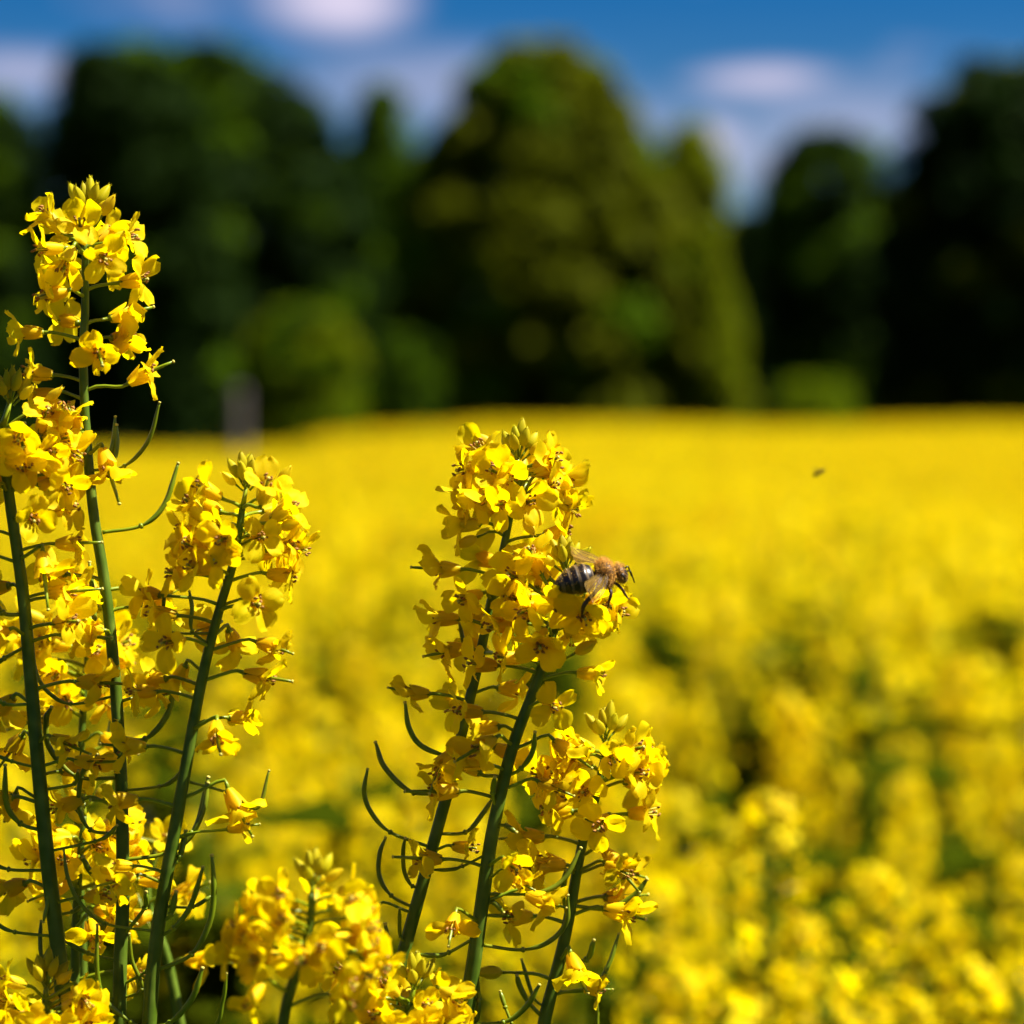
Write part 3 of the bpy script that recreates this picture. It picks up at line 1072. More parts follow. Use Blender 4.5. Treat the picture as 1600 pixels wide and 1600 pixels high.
def trees():
    D, Mi, Li, Ol = F_DARK, F_MID, F_LIGHT, F_OLIVE
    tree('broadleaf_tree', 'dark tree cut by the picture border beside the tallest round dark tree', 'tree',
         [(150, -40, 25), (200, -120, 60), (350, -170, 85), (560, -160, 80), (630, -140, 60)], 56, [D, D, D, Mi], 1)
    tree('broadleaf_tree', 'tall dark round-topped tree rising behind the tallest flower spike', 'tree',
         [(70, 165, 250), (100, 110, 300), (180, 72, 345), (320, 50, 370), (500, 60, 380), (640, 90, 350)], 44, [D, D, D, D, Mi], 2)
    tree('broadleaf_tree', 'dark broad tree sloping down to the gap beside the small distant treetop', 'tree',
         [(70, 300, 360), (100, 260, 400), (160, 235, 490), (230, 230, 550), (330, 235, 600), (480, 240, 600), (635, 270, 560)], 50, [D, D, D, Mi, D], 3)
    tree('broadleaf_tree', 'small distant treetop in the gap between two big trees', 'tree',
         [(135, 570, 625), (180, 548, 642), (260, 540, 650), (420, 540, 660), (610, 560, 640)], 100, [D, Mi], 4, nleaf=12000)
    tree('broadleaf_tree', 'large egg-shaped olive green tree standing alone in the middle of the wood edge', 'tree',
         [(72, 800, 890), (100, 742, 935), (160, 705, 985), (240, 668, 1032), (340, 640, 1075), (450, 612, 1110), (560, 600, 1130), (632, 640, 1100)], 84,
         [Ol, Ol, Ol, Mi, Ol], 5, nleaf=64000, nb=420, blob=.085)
    tree('broadleaf_tree', 'lighter green crown standing in for the sunlit flank of the egg-shaped olive tree', 'tree',
         [(225, 655, 700), (290, 600, 740), (400, 560, 760), (520, 545, 740), (625, 570, 700)], 86, [Mi, Li, Mi], 6, nleaf=22000)  # separate crown; its paler greens paint the sunlit left flank of the olive tree
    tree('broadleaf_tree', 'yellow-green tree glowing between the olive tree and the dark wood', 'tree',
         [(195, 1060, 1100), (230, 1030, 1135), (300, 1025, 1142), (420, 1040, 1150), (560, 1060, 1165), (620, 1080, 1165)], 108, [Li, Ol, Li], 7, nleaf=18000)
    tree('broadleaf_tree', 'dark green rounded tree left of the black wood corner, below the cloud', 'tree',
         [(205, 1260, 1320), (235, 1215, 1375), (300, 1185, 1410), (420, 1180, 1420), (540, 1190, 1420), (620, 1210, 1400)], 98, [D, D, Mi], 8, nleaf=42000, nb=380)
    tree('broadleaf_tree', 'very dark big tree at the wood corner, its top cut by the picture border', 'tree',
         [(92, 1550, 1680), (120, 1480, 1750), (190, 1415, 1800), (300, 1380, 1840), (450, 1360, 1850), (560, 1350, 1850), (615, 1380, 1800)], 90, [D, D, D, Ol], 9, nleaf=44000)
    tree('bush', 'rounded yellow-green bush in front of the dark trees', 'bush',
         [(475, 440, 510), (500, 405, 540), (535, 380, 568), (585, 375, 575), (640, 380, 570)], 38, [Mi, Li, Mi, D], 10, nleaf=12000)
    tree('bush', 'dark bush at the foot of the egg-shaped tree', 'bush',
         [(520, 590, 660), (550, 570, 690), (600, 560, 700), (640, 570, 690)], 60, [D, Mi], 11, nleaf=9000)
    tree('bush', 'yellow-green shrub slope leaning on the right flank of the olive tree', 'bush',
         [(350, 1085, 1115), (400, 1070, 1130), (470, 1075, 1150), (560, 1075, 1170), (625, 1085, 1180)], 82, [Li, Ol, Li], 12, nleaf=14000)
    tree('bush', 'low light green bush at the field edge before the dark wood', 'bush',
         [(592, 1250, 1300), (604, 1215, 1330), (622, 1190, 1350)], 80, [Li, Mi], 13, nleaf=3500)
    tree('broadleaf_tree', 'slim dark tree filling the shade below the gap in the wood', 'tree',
         [(330, 1150, 1190), (380, 1120, 1215), (480, 1110, 1230), (620, 1120, 1225)], 104, [D, D], 14, nleaf=16000)
    # understorey closing the wood behind
    under = ['behind the dark tree cut by the border', 'behind the tall round-topped dark tree', 'behind the yellow-green bush', 'under the small distant treetop',
             'behind the right flank of the olive tree', 'behind the slim dark tree in the gap', 'behind the rounded tree below the cloud', 'behind the very dark corner tree']
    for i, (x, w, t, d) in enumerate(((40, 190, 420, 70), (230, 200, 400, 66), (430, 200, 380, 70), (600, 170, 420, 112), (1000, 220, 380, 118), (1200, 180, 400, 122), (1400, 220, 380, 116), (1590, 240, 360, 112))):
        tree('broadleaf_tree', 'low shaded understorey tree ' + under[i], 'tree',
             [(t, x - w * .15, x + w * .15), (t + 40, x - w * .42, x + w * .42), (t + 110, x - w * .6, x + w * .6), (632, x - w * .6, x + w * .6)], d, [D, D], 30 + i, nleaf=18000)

    # the wood goes on to both sides
    for i, (x, w, t, d) in enumerate(((-330, 330, 120, 48), (-640, 320, 160, 50), (-980, 360, 110, 52), (2020, 340, 140, 92), (2350, 330, 180, 94), (2700, 380, 130, 98))):
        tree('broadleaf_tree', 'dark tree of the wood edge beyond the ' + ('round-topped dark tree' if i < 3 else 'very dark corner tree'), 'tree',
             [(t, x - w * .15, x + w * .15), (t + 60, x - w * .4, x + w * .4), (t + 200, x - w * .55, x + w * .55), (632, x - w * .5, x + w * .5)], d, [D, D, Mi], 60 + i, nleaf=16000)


trees()

# a pale post at the field edge
def post():
    d = 27.5
    p = P(373, 640, d)
    m = plant_mat('weathered_grey_wood', (0.06, 0.05, 0.045), (0.11, 0.09, 0.08), .85, 0, None, 8, .2, 0, .5)
    root = empty('fence_post', (p.x, p.y, 0))
    tag(root, 'short pale weathered post at the field edge under the dark trees', 'post')
    b = MB()
    top = CAM_Z + (HORIZON - 606) / FPX * d
    b.tube([(0, 0, 0), (.005, 0, .5), (.01, 0, top - .03), (.01, 0, top)], [.062, .060, .057, .045], 10, 0)
    link('shaft', b.mesh('shaft', [m]), root)
    b = MB()
    b.lathe([(.064, top - .12), (.066, top - .09), (.064, top - .06)], 10, 0, Matrix.Translation((.01, 0, 0)))
    link('wire_band', b.mesh('wire_band', [m]), root)


post()

# ------------------------------------------------------------------ foreground plants
raceme('tallest rapeseed spike, its loose flower head standing against the black trees', 0.600,
       [(133, 372), (133, 480), (130, 560), (135, 680), (146, 800), (162, 900), (174, 1000), (184, 1120), (190, 1250), (192, 1400), (188, 1500), (186, 1620)], 9, 21,
       flowers=[(126, 368, 80, .85), (98, 362, 135, .2), (98, 388, 185, .35), (114, 388, 250, .5), (152, 394, -40, .85), (172, 378, 15, .1), (150, 352, 55, .3, 'b'),
                (188, 442, 10, .1), (103, 455, 195, .45), (67, 520, 178, .05), (122, 505, 165, -.6), (172, 497, 20, -.4, 'w'), (150, 538, -60, .85, 'w'), (172, 552, 40, -.35),
                (202, 598, 30, .1, 'w'), (82, 586, 172, .1), (86, 614, 190, -.1), (124, 672, 115, .2), (160, 702, 290, .35, 'w'),
                (112, 372, 150, -.5), (150, 375, 40, -.6), (140, 410, 10, -.7), (118, 425, 170, -.7),
                (150, 925, 140, -.4, 'w'), (215, 1090, 10, -.3, 'w'), (160, 985, 170, .4, 'w'), (225, 945, 20, -.5, 'w')],
       pods=[[(140, 745), (152, 750), (175, 700), (180, 652)], [(140, 752), (158, 748), (180, 710), (182, 665)], [(145, 735), (196, 727), (232, 688), (249, 630)],
             [(160, 832), (222, 821), (257, 788), (278, 725)], [(166, 922), (215, 914)], [(187, 1152), (228, 1154), (262, 1115), (273, 1062)],
             [(183, 1216), (120, 1213), (78, 1170), (72, 1125), (80, 1106)], [(186, 1302), (142, 1297), (124, 1262), (128, 1210), (152, 1180)],
             [(170, 950), (150, 948), (143, 910), (140, 880)], [(193, 1344), (262, 1332), (305, 1295), (325, 1216)], [(188, 1502), (140, 1490), (103, 1472)],
             [(178, 1088), (112, 1100), (78, 1084), (60, 1060), (54, 1035)], [(190, 1236), (250, 1229), (272, 1218), (288, 1200)], [(188, 1540), (225, 1520), (243, 1500)],
             [(174, 1000), (152, 990), (146, 950), (142, 925)], [(187, 1468), (225, 1420), (228, 1395)], [(186, 1560), (120, 1570), (80, 1540), (76, 1500)],
             [(192, 1400), (160, 1380), (140, 1360), (130, 1340)], [(190, 1560), (222, 1545), (206, 1500), (202, 1460)]],
       buds=(136, 338), nbuds=9, seed=1, extra=3)

raceme('crowded rapeseed spike pressed against the tallest spike, rising from dark ribbed stem', 0.594,
       [(2, 672), (15, 780), (35, 920), (48, 1060), (60, 1200), (75, 1350), (92, 1490), (104, 1620)], 13, 24,
       flowers=[(35, 668, -90, .9), (62, 672, 60, .5), (84, 676, 70, .1), (75, 690, 10, .5), (90, 700, -20, .3), (58, 722, 2, .15), (62, 758, 0, .15), (58, 640, 40, .2, 'b'),
                (20, 690, 200, .3), (45, 700, -60, .7), (45, 804, -30, .9), (80, 800, 15, .4), (88, 850, 3, .15, 'w'), (66, 864, -80, .4, 'w'), (75, 927, 5, .15, 'w'), (14, 915, 190, -.4),
                (98, 993, -2, .15, 'w'), (12, 985, 200, .5, 'w'), (121, 1066, 0, .1, 'w'), (20, 1090, 220, -.3, 'w'), (82, 1153, -20, .4, 'w'), (35, 1150, 230, -.5, 'w'),
                (25, 1240, 240, -.5, 'w'), (100, 930, 20, -.6), (-5, 760, 180, .2), (-8, 830, 175, .1), (40, 1380, 200, -.5, 'w'), (95, 1205, 10, -.6, 'w'), (20, 720, 220, -.4), (50, 745, 10, -.6)],
       pods=[[(68, 1332), (150, 1314), (172, 1302), (182, 1290)], [(70, 1360), (12, 1358), (-20, 1340), (-30, 1300)], [(66, 1298), (31, 1286), (10, 1255), (8, 1197)],
             [(84, 1463), (22, 1456), (-5, 1443), (-30, 1420)], [(60, 1200), (20, 1190), (-6, 1180)], [(52, 1100), (8, 1100), (-20, 1080)], [(40, 960), (5, 958), (-15, 930)],
             [(62, 1235), (115, 1225), (122, 1205)], [(40, 1010), (8, 1028), (-10, 1040)], [(85, 1430), (112, 1425), (127, 1415)], [(70, 1330), (75, 1400), (68, 1440)],
             [(80, 1480), (66, 1495), (63, 1470), (64, 1440)]],
       buds=(16, 632), nbuds=9, dome=10, dome_r=(85, 60), dome_c=(40, 700), seed=2, extra=5)

raceme('leaning rapeseed spike with wide yellow head next to the tallest spike', 0.590,
       [(379, 792), (367, 870), (345, 945), (325, 1020), (308, 1100), (292, 1190), (277, 1275), (262, 1360), (247, 1450), (238, 1530), (232, 1620)], 9, 22,
       flowers=[(345, 778, 150, .3), (408, 785, 70, .5), (425, 772, 55, .2, 'b'), (318, 838, 165, .2), (362, 838, 200, .9), (318, 812, 130, .2), (425, 812, 35, .3), (420, 832, 20, .2, 'b'),
                (420, 855, 5, .2), (440, 850, -15, -.2), (300, 898, 175, .2), (322, 860, 160, .5), (335, 890, 170, .4), (418, 897, -5, .1), (385, 945, 10, .85), (276, 962, 172, .15),
                (338, 975, 200, -.6), (358, 985, -70, -.5), (402, 1004, -12, .15, 'w'), (285, 1000, 185, .8), (290, 1040, 240, -.4), (382, 1052, -10, .15, 'w'), (244, 1081, 178, .2),
                (338, 1130, -80, .8, 'w', 1.05), (228, 1167, 178, .2, 'w'), (356, 1234, -60, .2, 'w'), (355, 1296, 10, -.2, 'w', .7), (260, 1060, 190, -.5), (345, 800, 160, -.5), (410, 800, 10, -.6),
                (250, 930, 170, -.4), (400, 870, 20, -.7), (215, 1250, 180, .3, 'w'), (210, 1370, 190, .5, 'w')],
       pods=[[(272, 1310), (300, 1300), (318, 1265), (325, 1225)], [(252, 1462), (272, 1450), (298, 1415), (317, 1356)], [(240, 1518), (298, 1492), (326, 1445), (334, 1395), (331, 1338)],
             [(236, 1605), (266, 1598), (300, 1560), (316, 1514)], [(246, 1456), (165, 1443), (126, 1412), (106, 1371), (100, 1330)], [(236, 1640), (330, 1607), (348, 1565), (354, 1522)],
             [(233, 1610), (205, 1597), (165, 1563), (152, 1520), (152, 1446)], [(256, 1416), (300, 1417), (330, 1400)], [(330, 1010), (300, 985), (300, 950), (296, 925)],
             [(262, 1360), (280, 1340), (290, 1300)], [(296, 1222), (360, 1240), (402, 1262), (420, 1205)], [(250, 1440), (266, 1430), (275, 1395)], [(330, 990), (262, 985), (256, 940), (262, 905)]],
       buds=(385, 765), nbuds=10, dome=7, dome_r=(75, 40), dome_c=(378, 830), seed=3, extra=3)

raceme('rapeseed spike with domed head, standing just behind the stem that carries the bee', 0.607,
       [(800, 795), (786, 860), (766, 945), (748, 1035), (730, 1110), (707, 1210), (688, 1280), (662, 1375), (636, 1470), (612, 1560), (600, 1620)], 9, 21,
       flowers=[(770, 722, 130, .5), (790, 738, -60, .95), (756, 728, 190, .3), (785, 712, 140, .2, 'b'), (836, 728, 20, .5), (828, 738, 8, .1), (850, 746, -5, .0), (852, 763, 5, -.2), (864, 775, -30, -.1),
                (764, 784, 175, .2), (815, 788, 20, .9), (812, 797, -60, .6, 'b'), (780, 764, 210, .6), (750, 757, 215, -.2), (750, 818, 185, .1), (763, 831, 205, .0, 'b'), (850, 836, 10, -.1),
                (775, 880, 160, -.6), (719, 890, 178, .1, 'w'), (800, 876, 20, -.7), (752, 928, 195, .45), (716, 967, 178, .1), (728, 1012, 190, .25, 'w'), (670, 1084, 175, .1, 'w'), (778, 1075, -5, -.1, 'w'),
                (702, 1178, 235, .6, 'w'), (768, 960, 190, -.5), (760, 1018, 160, -.5), (812, 745, 80, -.7), (790, 750, 150, -.6), (735, 1105, 180, -.6)],
       pods=[[(676, 1325), (611, 1301), (581, 1271), (569, 1239), (574, 1203)], [(701, 1236), (645, 1238), (602, 1200), (587, 1161)], [(650, 1420), (612, 1400), (593, 1370), (593, 1335), (602, 1310)],
             [(662, 1380), (645, 1385), (632, 1362), (630, 1330), (633, 1310)], [(684, 1303), (728, 1300), (755, 1270), (768, 1250)], [(714, 1172), (696, 1180), (658, 1165), (639, 1137), (633, 1099)],
             [(624, 1520), (612, 1500), (602, 1445)], [(640, 1470), (626, 1465), (624, 1420)], [(742, 1040), (727, 1012), (718, 975)], [(628, 1500), (650, 1498), (652, 1490)]],
       buds=(810, 718), nbuds=9, dome=8, dome_r=(78, 44), dome_c=(812, 752), seed=4, extra=4)

raceme('rapeseed spike with the bee on its flower head', 0.598,
       [(875, 953), (852, 1028), (830, 1090), (805, 1155), (786, 1225), (768, 1310), (755, 1400), (741, 1500), (729, 1580), (722, 1640)], 11, 24,
       flowers=[(845, 895, 115, .2), (815, 908, 150, .8), (815, 938, 160, .85), (858, 905, 140, -.2), (845, 945, 200, .6), (880, 925, 255, .85), (905, 942, -70, .85), (900, 977, 5, .15), (930, 935, -15, -.2), (918, 932, -25, .55), (935, 948, -10, .35),
                (852, 985, 230, .6), (842, 998, -80, .95), (885, 968, -70, -.5), (805, 975, 185, .35), (817, 1030, 172, .2), (776, 1040, 175, .15), (902, 1052, 0, .15), (882, 1030, 30, .2, 'b'), (853, 1098, -20, .9),
                (754, 1113, 175, .15), (772, 1155, 205, .6, 'w'), (866, 1158, -35, .15, 'w'), (842, 1222, -20, .15, 'w'), (716, 1237, 178, .15, 'w'), (750, 1208, 150, -.4), (690, 1343, 175, .2, 'w'),
                (712, 1430, 250, .8, 'w'), (790, 1345, -30, .9), (822, 1397, -20, .2, 'w'), (840, 920, 60, -.6), (905, 960, -10, -.6)],
       pods=[[(755, 1477), (816, 1484), (860, 1470), (885, 1440), (887, 1400)], [(765, 1332), (722, 1354), (700, 1359), (676, 1359)], [(795, 1212), (815, 1200), (832, 1175), (836, 1145)],
             [(746, 1463), (700, 1489), (678, 1493), (655, 1491)], [(758, 1397), (838, 1395), (880, 1375), (907, 1326)], [(728, 1600), (788, 1597), (822, 1573), (842, 1540)],
             [(775, 1290), (790, 1290), (806, 1300)], [(752, 1420), (770, 1410), (786, 1425)], [(776, 1268), (770, 1240), (773, 1215)], [(742, 1500), (748, 1560), (744, 1600)],
             [(800, 1600), (790, 1575), (782, 1550)]],
       buds=(884, 892), nbuds=10, dome=5, dome_r=(70, 36), dome_c=(872, 935), seed=5, extra=3)

raceme('short leaning rapeseed spike topping out below the bee', 0.615,
       [(945, 1178), (930, 1250), (912, 1310), (900, 1370), (888, 1440), (872, 1510), (852, 1590), (846, 1640)], 9, 20,
       flowers=[(926, 1172, 160, .4), (968, 1176, 20, .5), (972, 1178, 10, .2), (980, 1192, 5, .1), (976, 1214, -5, .1), (920, 1178, 170, .3), (905, 1195, 190, .3), (950, 1172, -60, .9), (982, 1272, 5, .15),
                (948, 1278, 220, .9), (885, 1250, 200, .3), (872, 1215, 170, .3), (850, 1308, 178, .1, 'w'), (944, 1328, -50, .2, 'w'), (882, 1352, 170, .3, 'w'), (858, 1355, 180, .6), (943, 1420, -10, .1, 'w'),
                (832, 1432, 178, .15, 'w'), (808, 1520, 178, .1, 'b', 1.2), (892, 1492, -70, .6, 'w'), (912, 1547, 5, .1, 'w', .7), (895, 1268, 190, -.5), (985, 1210, 20, -.5), (955, 1355, -20, -.3, 'w')],
       pods=[[(868, 1550), (925, 1545), (950, 1510), (967, 1460)], [(848, 1590), (825, 1565), (812, 1540), (808, 1525)], [(893, 1415), (950, 1420), (990, 1400), (1010, 1375)],
             [(872, 1500), (915, 1500), (928, 1470)], [(858, 1575), (835, 1560), (815, 1500)], [(850, 1600), (925, 1620), (933, 1590), (932, 1550)], [(890, 1440), (880, 1400), (884, 1360)]],
       buds=(946, 1158), nbuds=8, dome=8, dome_r=(80, 42), dome_c=(948, 1198), seed=6, extra=2)

raceme('low blurred rapeseed head with drooping petals below the leaning spike', 0.545,
       [(487, 1396), (484, 1450), (468, 1505), (450, 1560), (438, 1620)], 9, 20,
       flowers=[(440, 1495, 180, .3), (385, 1495, 175, .2), (520, 1560, -10, .6), (545, 1470, 0, .4), (440, 1420, 160, .3), (540, 1420, 10, .3), (470, 1480, -80, .9), (410, 1540, 230, .6), (530, 1520, -30, .7),
                (400, 1450, 170, .4), (570, 1500, -20, .2), (450, 1450, 200, .7)],
       buds=(489, 1385), nbuds=9, dome=17, dome_r=(140, 85), dome_c=(482, 1425), scale=1.0, seed=7, side=(-.02, -.03))

raceme('low rapeseed head crowded under the stem pair, with fat buds', 0.585,
       [(640, 1565), (632, 1600), (626, 1640)], 11, 18,
       flowers=[(690, 1548, -20, .7), (600, 1560, 170, .4), (585, 1580, 190, .5), (650, 1590, -70, .9), (560, 1530, 150, .3), (620, 1555, 130, .5), (670, 1580, -30, .6)],
       buds=(648, 1545), nbuds=8, dome=16, dome_r=(120, 40), dome_c=(628, 1575), seed=8, scale=1.0)

raceme('low shaded rapeseed head at the foot of the crowded stems, buds just opening', 0.585,
       [(72, 1560), (70, 1600), (68, 1640)], 11, 18,
       flowers=[(120, 1545, -40, .8, 'o', 1.15), (40, 1540, 160, .4), (20, 1570, 190, .5), (80, 1590, -80, .9), (110, 1590, -20, .5)],
       buds=(72, 1545), nbuds=9, dome=16, dome_r=(120, 40), dome_c=(62, 1575), seed=9)

raceme('small rapeseed head with olive buds tucked between the crowded stems', 0.622,
       [(132, 1275), (126, 1330), (120, 1420), (118, 1500), (120, 1620)], 8, 15,
       flowers=[(150, 1300, 0, .6), (110, 1310, 190, .4), (165, 1290, 30, .3), (160, 1340, -20, .5), (90, 1340, 180, .2), (110, 1380, 200, .5, 'w'), (150, 1420, -10, .4, 'w'), (185, 1330, 10, -.3), (140, 1440, -60, .7), (215, 1375, 0, -.3), (180, 1520, 0, .3, 'w')],
       buds=(132, 1262), nbuds=7, dome=8, dome_r=(80, 40), dome_c=(135, 1310), seed=10)

raceme('half-hidden rapeseed spike deep among the crowded stems', 0.64,
       [(142, 985), (132, 1080), (126, 1180), (122, 1300), (128, 1450), (132, 1620)], 8, 14,
       flowers=[(110, 1010, 170, .3), (165, 1015, 20, .3), (90, 1050, 190, .5), (95, 1110, 200, .4, 'w'), (150, 1090, -20, .5, 'w'), (70, 970, 160, .2), (120, 965, 110, .4), (60, 1000, 180, .3), (100, 1075, -60, .8), (160, 1150, -30, .2, 'w')],
       pods=[[(126, 1180), (165, 1160), (180, 1100)], [(124, 1250), (150, 1210), (158, 1150)], [(122, 1380), (160, 1400), (172, 1370)]],
       buds=(140, 970), nbuds=5, dome=8, dome_r=(90, 45), dome_c=(120, 1010), seed=12)

raceme('blurred rapeseed spike hanging its yellow flowers between the leaning stem and the tall stem', 0.66,
       [(250, 1310), (230, 1400), (262, 1500), (285, 1620)], 8, 16,
       flowers=[(225, 1360, 180, .3), (270, 1400, 20, .4, 'w'), (250, 1330, 60, .6), (290, 1500, 0, .3, 'w'), (235, 1430, 190, .4, 'w'), (215, 1310, 160, .2)],
       pods=[[(262, 1500), (230, 1440), (215, 1400)], [(240, 1440), (280, 1420), (300, 1380)]],
       buds=None, dome=0, seed=13)

# ------------------------------------------------------------------ honey bee
def bee():
    dark = plant_mat('bee_dark_cuticle', (0.006, 0.003, 0.001), (0.014, 0.008, 0.003), .34, 0, None, 900, .4)
    band = plant_mat('bee_pale_band', (0.09, 0.055, 0.02), (0.15, 0.10, 0.045), .6, 0, None, 2500, .3)
    brown = plant_mat('bee_brown_thorax', (0.09, 0.045, 0.012), (0.17, 0.09, 0.025), .6, 0, None, 1500, .3)
    legm = plant_mat('bee_leg', (0.03, 0.010, 0.004), (0.06, 0.02, 0.007), .4, 0, None, 1500, .5)
    hairm = plant_mat('bee_hair_golden', (0.62, 0.33, 0.05), (0.74, 0.44, 0.10), .6, .5, None, 900, .3)
    wing = plant_mat('bee_wing_membrane', (0.50, 0.30, 0.05), (0.60, 0.38, 0.08), .3, .5, None, 400, .35)
    nt = wing.node_tree
    mixn = [n for n in nt.nodes if n.type == 'MIX_SHADER'][0]
    outn = [n for n in nt.nodes if n.type == 'OUTPUT_MATERIAL'][0]
    tr = nt.nodes.new('ShaderNodeBsdfTransparent')
    m2 = nt.nodes.new('ShaderNodeMixShader'); m2.inputs[0].default_value = .6
    nt.links.new(mixn.outputs[0], m2.inputs[1]); nt.links.new(tr.outputs[0], m2.inputs[2]); nt.links.new(m2.outputs[0], outn.inputs[0])
    k = FOCUS / FPX
    at = P(930, 899, 0.5845)
    fwd = img_dir(13, -.12)
    upv = img_dir(103, .55)
    upv = (upv - fwd * upv.dot(fwd)).normalized()
    left = upv.cross(fwd)
    rot = Matrix((fwd, left, upv)).transposed().to_4x4()
    root = empty('honey_bee', (0, 0, 0))
    root.matrix_world = Matrix.Translation(at) @ rot
    tag(root, 'honey bee with pale-banded dark abdomen crawling on yellow flowers', 'bee')
    S = k * 1.06

    def part(name, b, mats, smooth=True, parent=None):
        b.v = [tuple(c * S for c in q) for q in b.v]
        return link(name, b.mesh(name, mats, smooth), parent or root)
    # one continuous body: abdomen, waist, thorax, neck, head
    prof = [(-62, .8, 0, -3), (-60, 4.5, 0, -2.5), (-56, 9, 0, -2), (-51, 13, 0, -1.4)]
    seg = [(-50, 14.4), (-38, 20.2), (-26, 23.0), (-14, 22.4), (-5, 16.5)]
    prof = [(-62, .8, 0), (-60, 4.6, 0), (-56.5, 9.0, 0), (-52.5, 12.6, 0), (-50, 14.0, 1), (-48.6, 14.9, 1)]
    for (xa, ra), (xb, rb) in zip(seg, seg[1:]):
        for t, e, mm in ((.16, .2, 0), (.4, .5, 0), (.65, .6, 0), (.86, .5, 0), (.90, -.1, 1), (.99, .3, 1)):
            prof.append((xa + (xb - xa) * t + .5, ra + (rb - ra) * t + e, mm))
    prof += [(-3, 10.5, 0), (-.5, 6.5, 0), (1, 6.0, 2), (2.5, 11, 2), (5, 16, 2), (10, 20, 2), (15, 21.2, 2), (21, 19.6, 2), (25, 15, 2), (27.5, 11, 2), (29, 9.5, 2),
             (31, 11.5, 2), (33.5, 14.5, 2), (37, 15.6, 2), (41, 14.2, 2), (44.5, 10.5, 0), (46.5, 5.5, 0), (47.5, 1.2, 0)]
    b = MB()
    sides = 22
    vs, fs, ms = [], [], []
    for (x, r, mm) in prof:
        zc = -2.5 * max(0, (-x - 10) / 50) ** 2 - (0 if x < 29 else 4 + (x - 29) * .35)
        flat = .88 if x < 0 else (.95 if x < 29 else .9)
        wide = 1.0 if x < 29 else 1.08
        for q in range(sides):
            th = 2 * math.pi * q / sides
            vs.append((x, r * wide * math.cos(th), zc + r * flat * math.sin(th)))
    n = len(prof)
    for i in range(n - 1):
        for q in range(sides):
            q2 = (q + 1) % sides
            fs.append((i * sides + q, i * sides + q2, (i + 1) * sides + q2, (i + 1) * sides + q))
            ms.append(prof[i][2] if prof[i][2] == prof[i + 1][2] else (prof[i][2] if prof[i][2] == 1 else prof[i + 1][2]))
    fs.append(tuple(range(sides))[::-1]); ms.append(0)
    fs.append(tuple((n - 1) * sides + q for q in range(sides))); ms.append(0)
    b.add(vs, fs); b.m = ms
    part('body', b, [dark, band, brown])
    # eyes
    for s in (-1, 1):
        b = MB()
        mt = Matrix.Translation((37.5, 12.6 * s, -5.5)) @ Matrix.Rotation(-.25, 4, 'Y') @ Matrix.Diagonal((4.4, 4.6, 7.4, 1))
        b.lathe([(max(.08, math.sin(math.pi * i / 8)), -math.cos(math.pi * i / 8)) for i in range(9)], 12, 0, mt)
        part('eye', b, [dark])
        b = MB()
        b.tube(spline([(45, 4 * s, -3), (50, 6.5 * s, -2), (52, 7.5 * s, -10), (54, 9 * s, -22)], 9), [1.3, 1.2, 1.1, 1.15, 1.2, 1.2, 1.15, 1.1, .8], 6, 0)
        part('antenna', b, [dark])
    # hair
    rnd = random.Random(3)
    b = MB()
    for i in range(3600):
        u = rnd.random()
        if u < .72:
            x = rnd.uniform(2, 29); r = np.interp(x, [1, 5, 10, 15, 21, 25, 29], [7, 16, 20, 21.2, 19.6, 15, 10]); ln = rnd.uniform(4, 9); zc = 0
        elif u < .88:
            x = rnd.uniform(30, 45); r = np.interp(x, [30, 37, 45], [11, 15.5, 10]); ln = rnd.uniform(3.5, 7); zc = -6
        else:
            x = rnd.uniform(-58, -3); r = np.interp(x, [-60, -50, -38, -26, -14, -4], [4, 14.4, 20.2, 23, 22.4, 13]); ln = rnd.uniform(1.8, 3.6); zc = -2.5 * max(0, (-x - 10) / 50) ** 2
        th = rnd.uniform(0, 6.28)
        nrm = Vector((rnd.gauss(-.25, .3), math.cos(th), math.sin(th))).normalized()
        p = Vector((x, r * .96 * math.cos(th), zc + r * .9 * math.sin(th)))
        sd = nrm.cross(Vector((rnd.gauss(0, 1), rnd.gauss(0, 1), rnd.gauss(0, 1)))).normalized() * .38
        b.add([p - sd, p + sd, p + nrm * ln], [(0, 1, 2)], 0)
    tag(part('hair', b, [hairm], False), kind='stuff')
    # wings: fore and hind on each side, half spread
    def wing_mesh(ln, wd, seed):
        b = MB()
        nS, nW = 12, 6
        vs, fs = [], []
        for i in range(nS + 1):
            t = i / nS
            lead = wd * (.10 + .25 * math.sin(t * math.pi * .9)) * (1 - t ** 5)
            trail = -wd * (.15 + .75 * math.sin(min(1, t * 1.08) ** 1.3 * math.pi) ** .8)
            if i == nS: lead, trail = -.05 * wd, -.12 * wd
            for j in range(nW + 1):
                u = j / nW
                y = lead + (trail - lead) * u
                z = .9 * math.sin(t * 7 + u * 5 + seed) + 2.0 * math.sin(t * 2.4)
                vs.append((ln * t, y, z))
        for i in range(nS):
            for j in range(nW):
                q = i * (nW + 1) + j
                fs.append((q, q + 1, q + nW + 2, q + nW + 1))
        b.add(vs, fs)
        # veins
        for (u0, u1) in ((0.02, .02), (.25, .15), (.45, .5), (.6, .85)):
            pts = []
            for i in range(0, nS, 2):
                t = i / nS
                q = i * (nW + 1) + min(nW, round((u0 + (u1 - u0) * t) * nW))
                pts.append(Vector(vs[q]) + Vector((0, 0, .25)))
            b.tube(pts, .55, 4, 1)
        return b
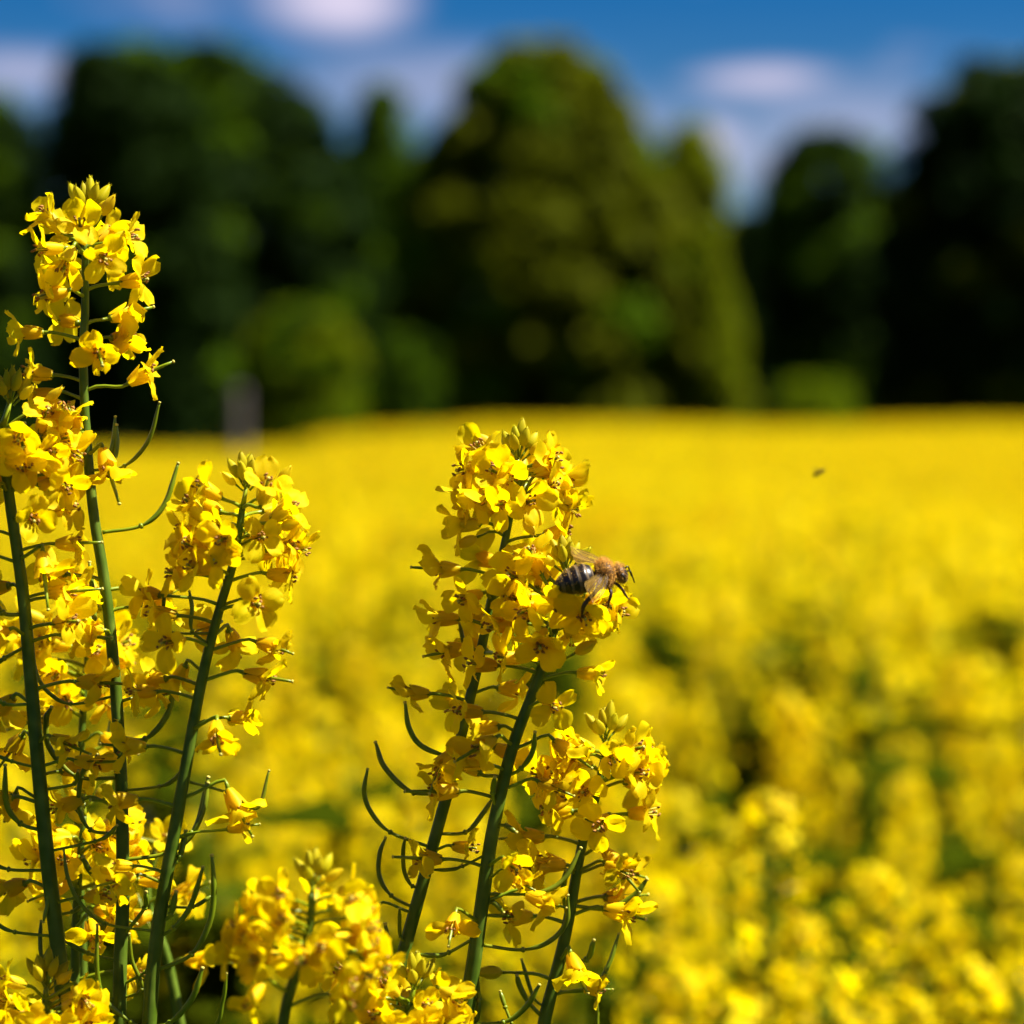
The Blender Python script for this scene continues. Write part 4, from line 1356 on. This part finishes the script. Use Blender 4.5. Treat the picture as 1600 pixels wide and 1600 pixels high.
    for s in (-1, 1):
        for ln, wd, root_x, back, dn, nm in ((58, 22, 14, -.55, -.28, 'wing'), (42, 17, 8, -.8, -.34, 'wing')):
            b = wing_mesh(ln, wd, ln + s)
            d = Vector((back, s * .80, dn if s < 0 else .12)).normalized()
            upn = Vector((.25, 0, 1)); upn = (upn - d * upn.dot(d)).normalized()
            y = upn.cross(d)
            if y.x < 0: y = -y
            mt = Matrix.Translation((root_x, s * 15, 11)) @ Matrix((d, y, d.cross(y))).transposed().to_4x4()
            b.v = [tuple(mt @ Vector(q)) for q in b.v]
            part('wing', b, [wing, legm])
    # legs
    for s in (-1, 1):
        for pts, rr in (([(24, 9 * s, -12), (32, 17 * s, -20), (36, 20 * s, -30), (39, 21 * s, -37)], (2.2, 2.4, 1.8, 1.2)),
                        ([(15, 10 * s, -14), (15, 24 * s, -20), (9, 29 * s, -32), (5, 31 * s, -43)], (2.3, 2.6, 2.0, 1.2)),
                        ([(6, 10 * s, -13), (-10, 23 * s, -15), (-27, 29 * s, -26), (-33, 31 * s, -44)], (2.5, 3.0, 3.4, 1.4))):
            b = MB()
            p = spline(pts, 12)
            r = [np.interp(i / 11 * 3, [0, 1, 2, 3], rr) for i in range(12)]
            b.tube(p, r, 7, 0)
            b.tube([p[-1], p[-1] + Vector((2.5, 1.5 * s, -1.5))], [1.1, .6], 5, 0)
            part('leg', b, [legm])


bee()


# ------------------------------------------------------------------ tiny fly in the air
def fly():
    dark = plant_mat('fly_dark', (0.03, 0.018, 0.004), (0.06, 0.035, 0.006), .6, 0, None, 2000, .1)
    wing = plant_mat('fly_wing', (0.06, 0.045, 0.015), (0.09, 0.07, 0.02), .5, .2, None, 800, .1)
    d = .72
    root = empty('fly', P(1277, 740, d))
    tag(root, 'tiny dark fly hovering above the open yellow field', 'fly')
    k = d / FPX
    b = MB()
    b.lathe([(.4, -8), (2.6, -6), (3.8, -2), (3.2, 1), (1.8, 2), (3.6, 4), (3.9, 6.5), (2.2, 8.5), (1.4, 9), (2.8, 10.5), (2.4, 12.5), (.6, 13.5)], 10, 0,
            Matrix.Rotation(R(62), 4, 'Y') @ Matrix.Diagonal((k, k, k, 1)))
    link('body', b.mesh('body', [dark]), root)
    for s in (-1, 1):
        b = MB()
        pts = [(0, 0, 0), (-3, 5 * s, 2), (-7, 10 * s, 3), (-11, 11 * s, 3), (-12, 8 * s, 2.5), (-7, 3 * s, 1)]
        b.add([tuple((Vector(q) + Vector((4, 0, 5))) * k for q in [pts[i]])[0] for i in range(6)], [(0, 1, 2, 3, 4, 5)])
        link('wing', b.mesh('wing', [wing], False), root)


fly()
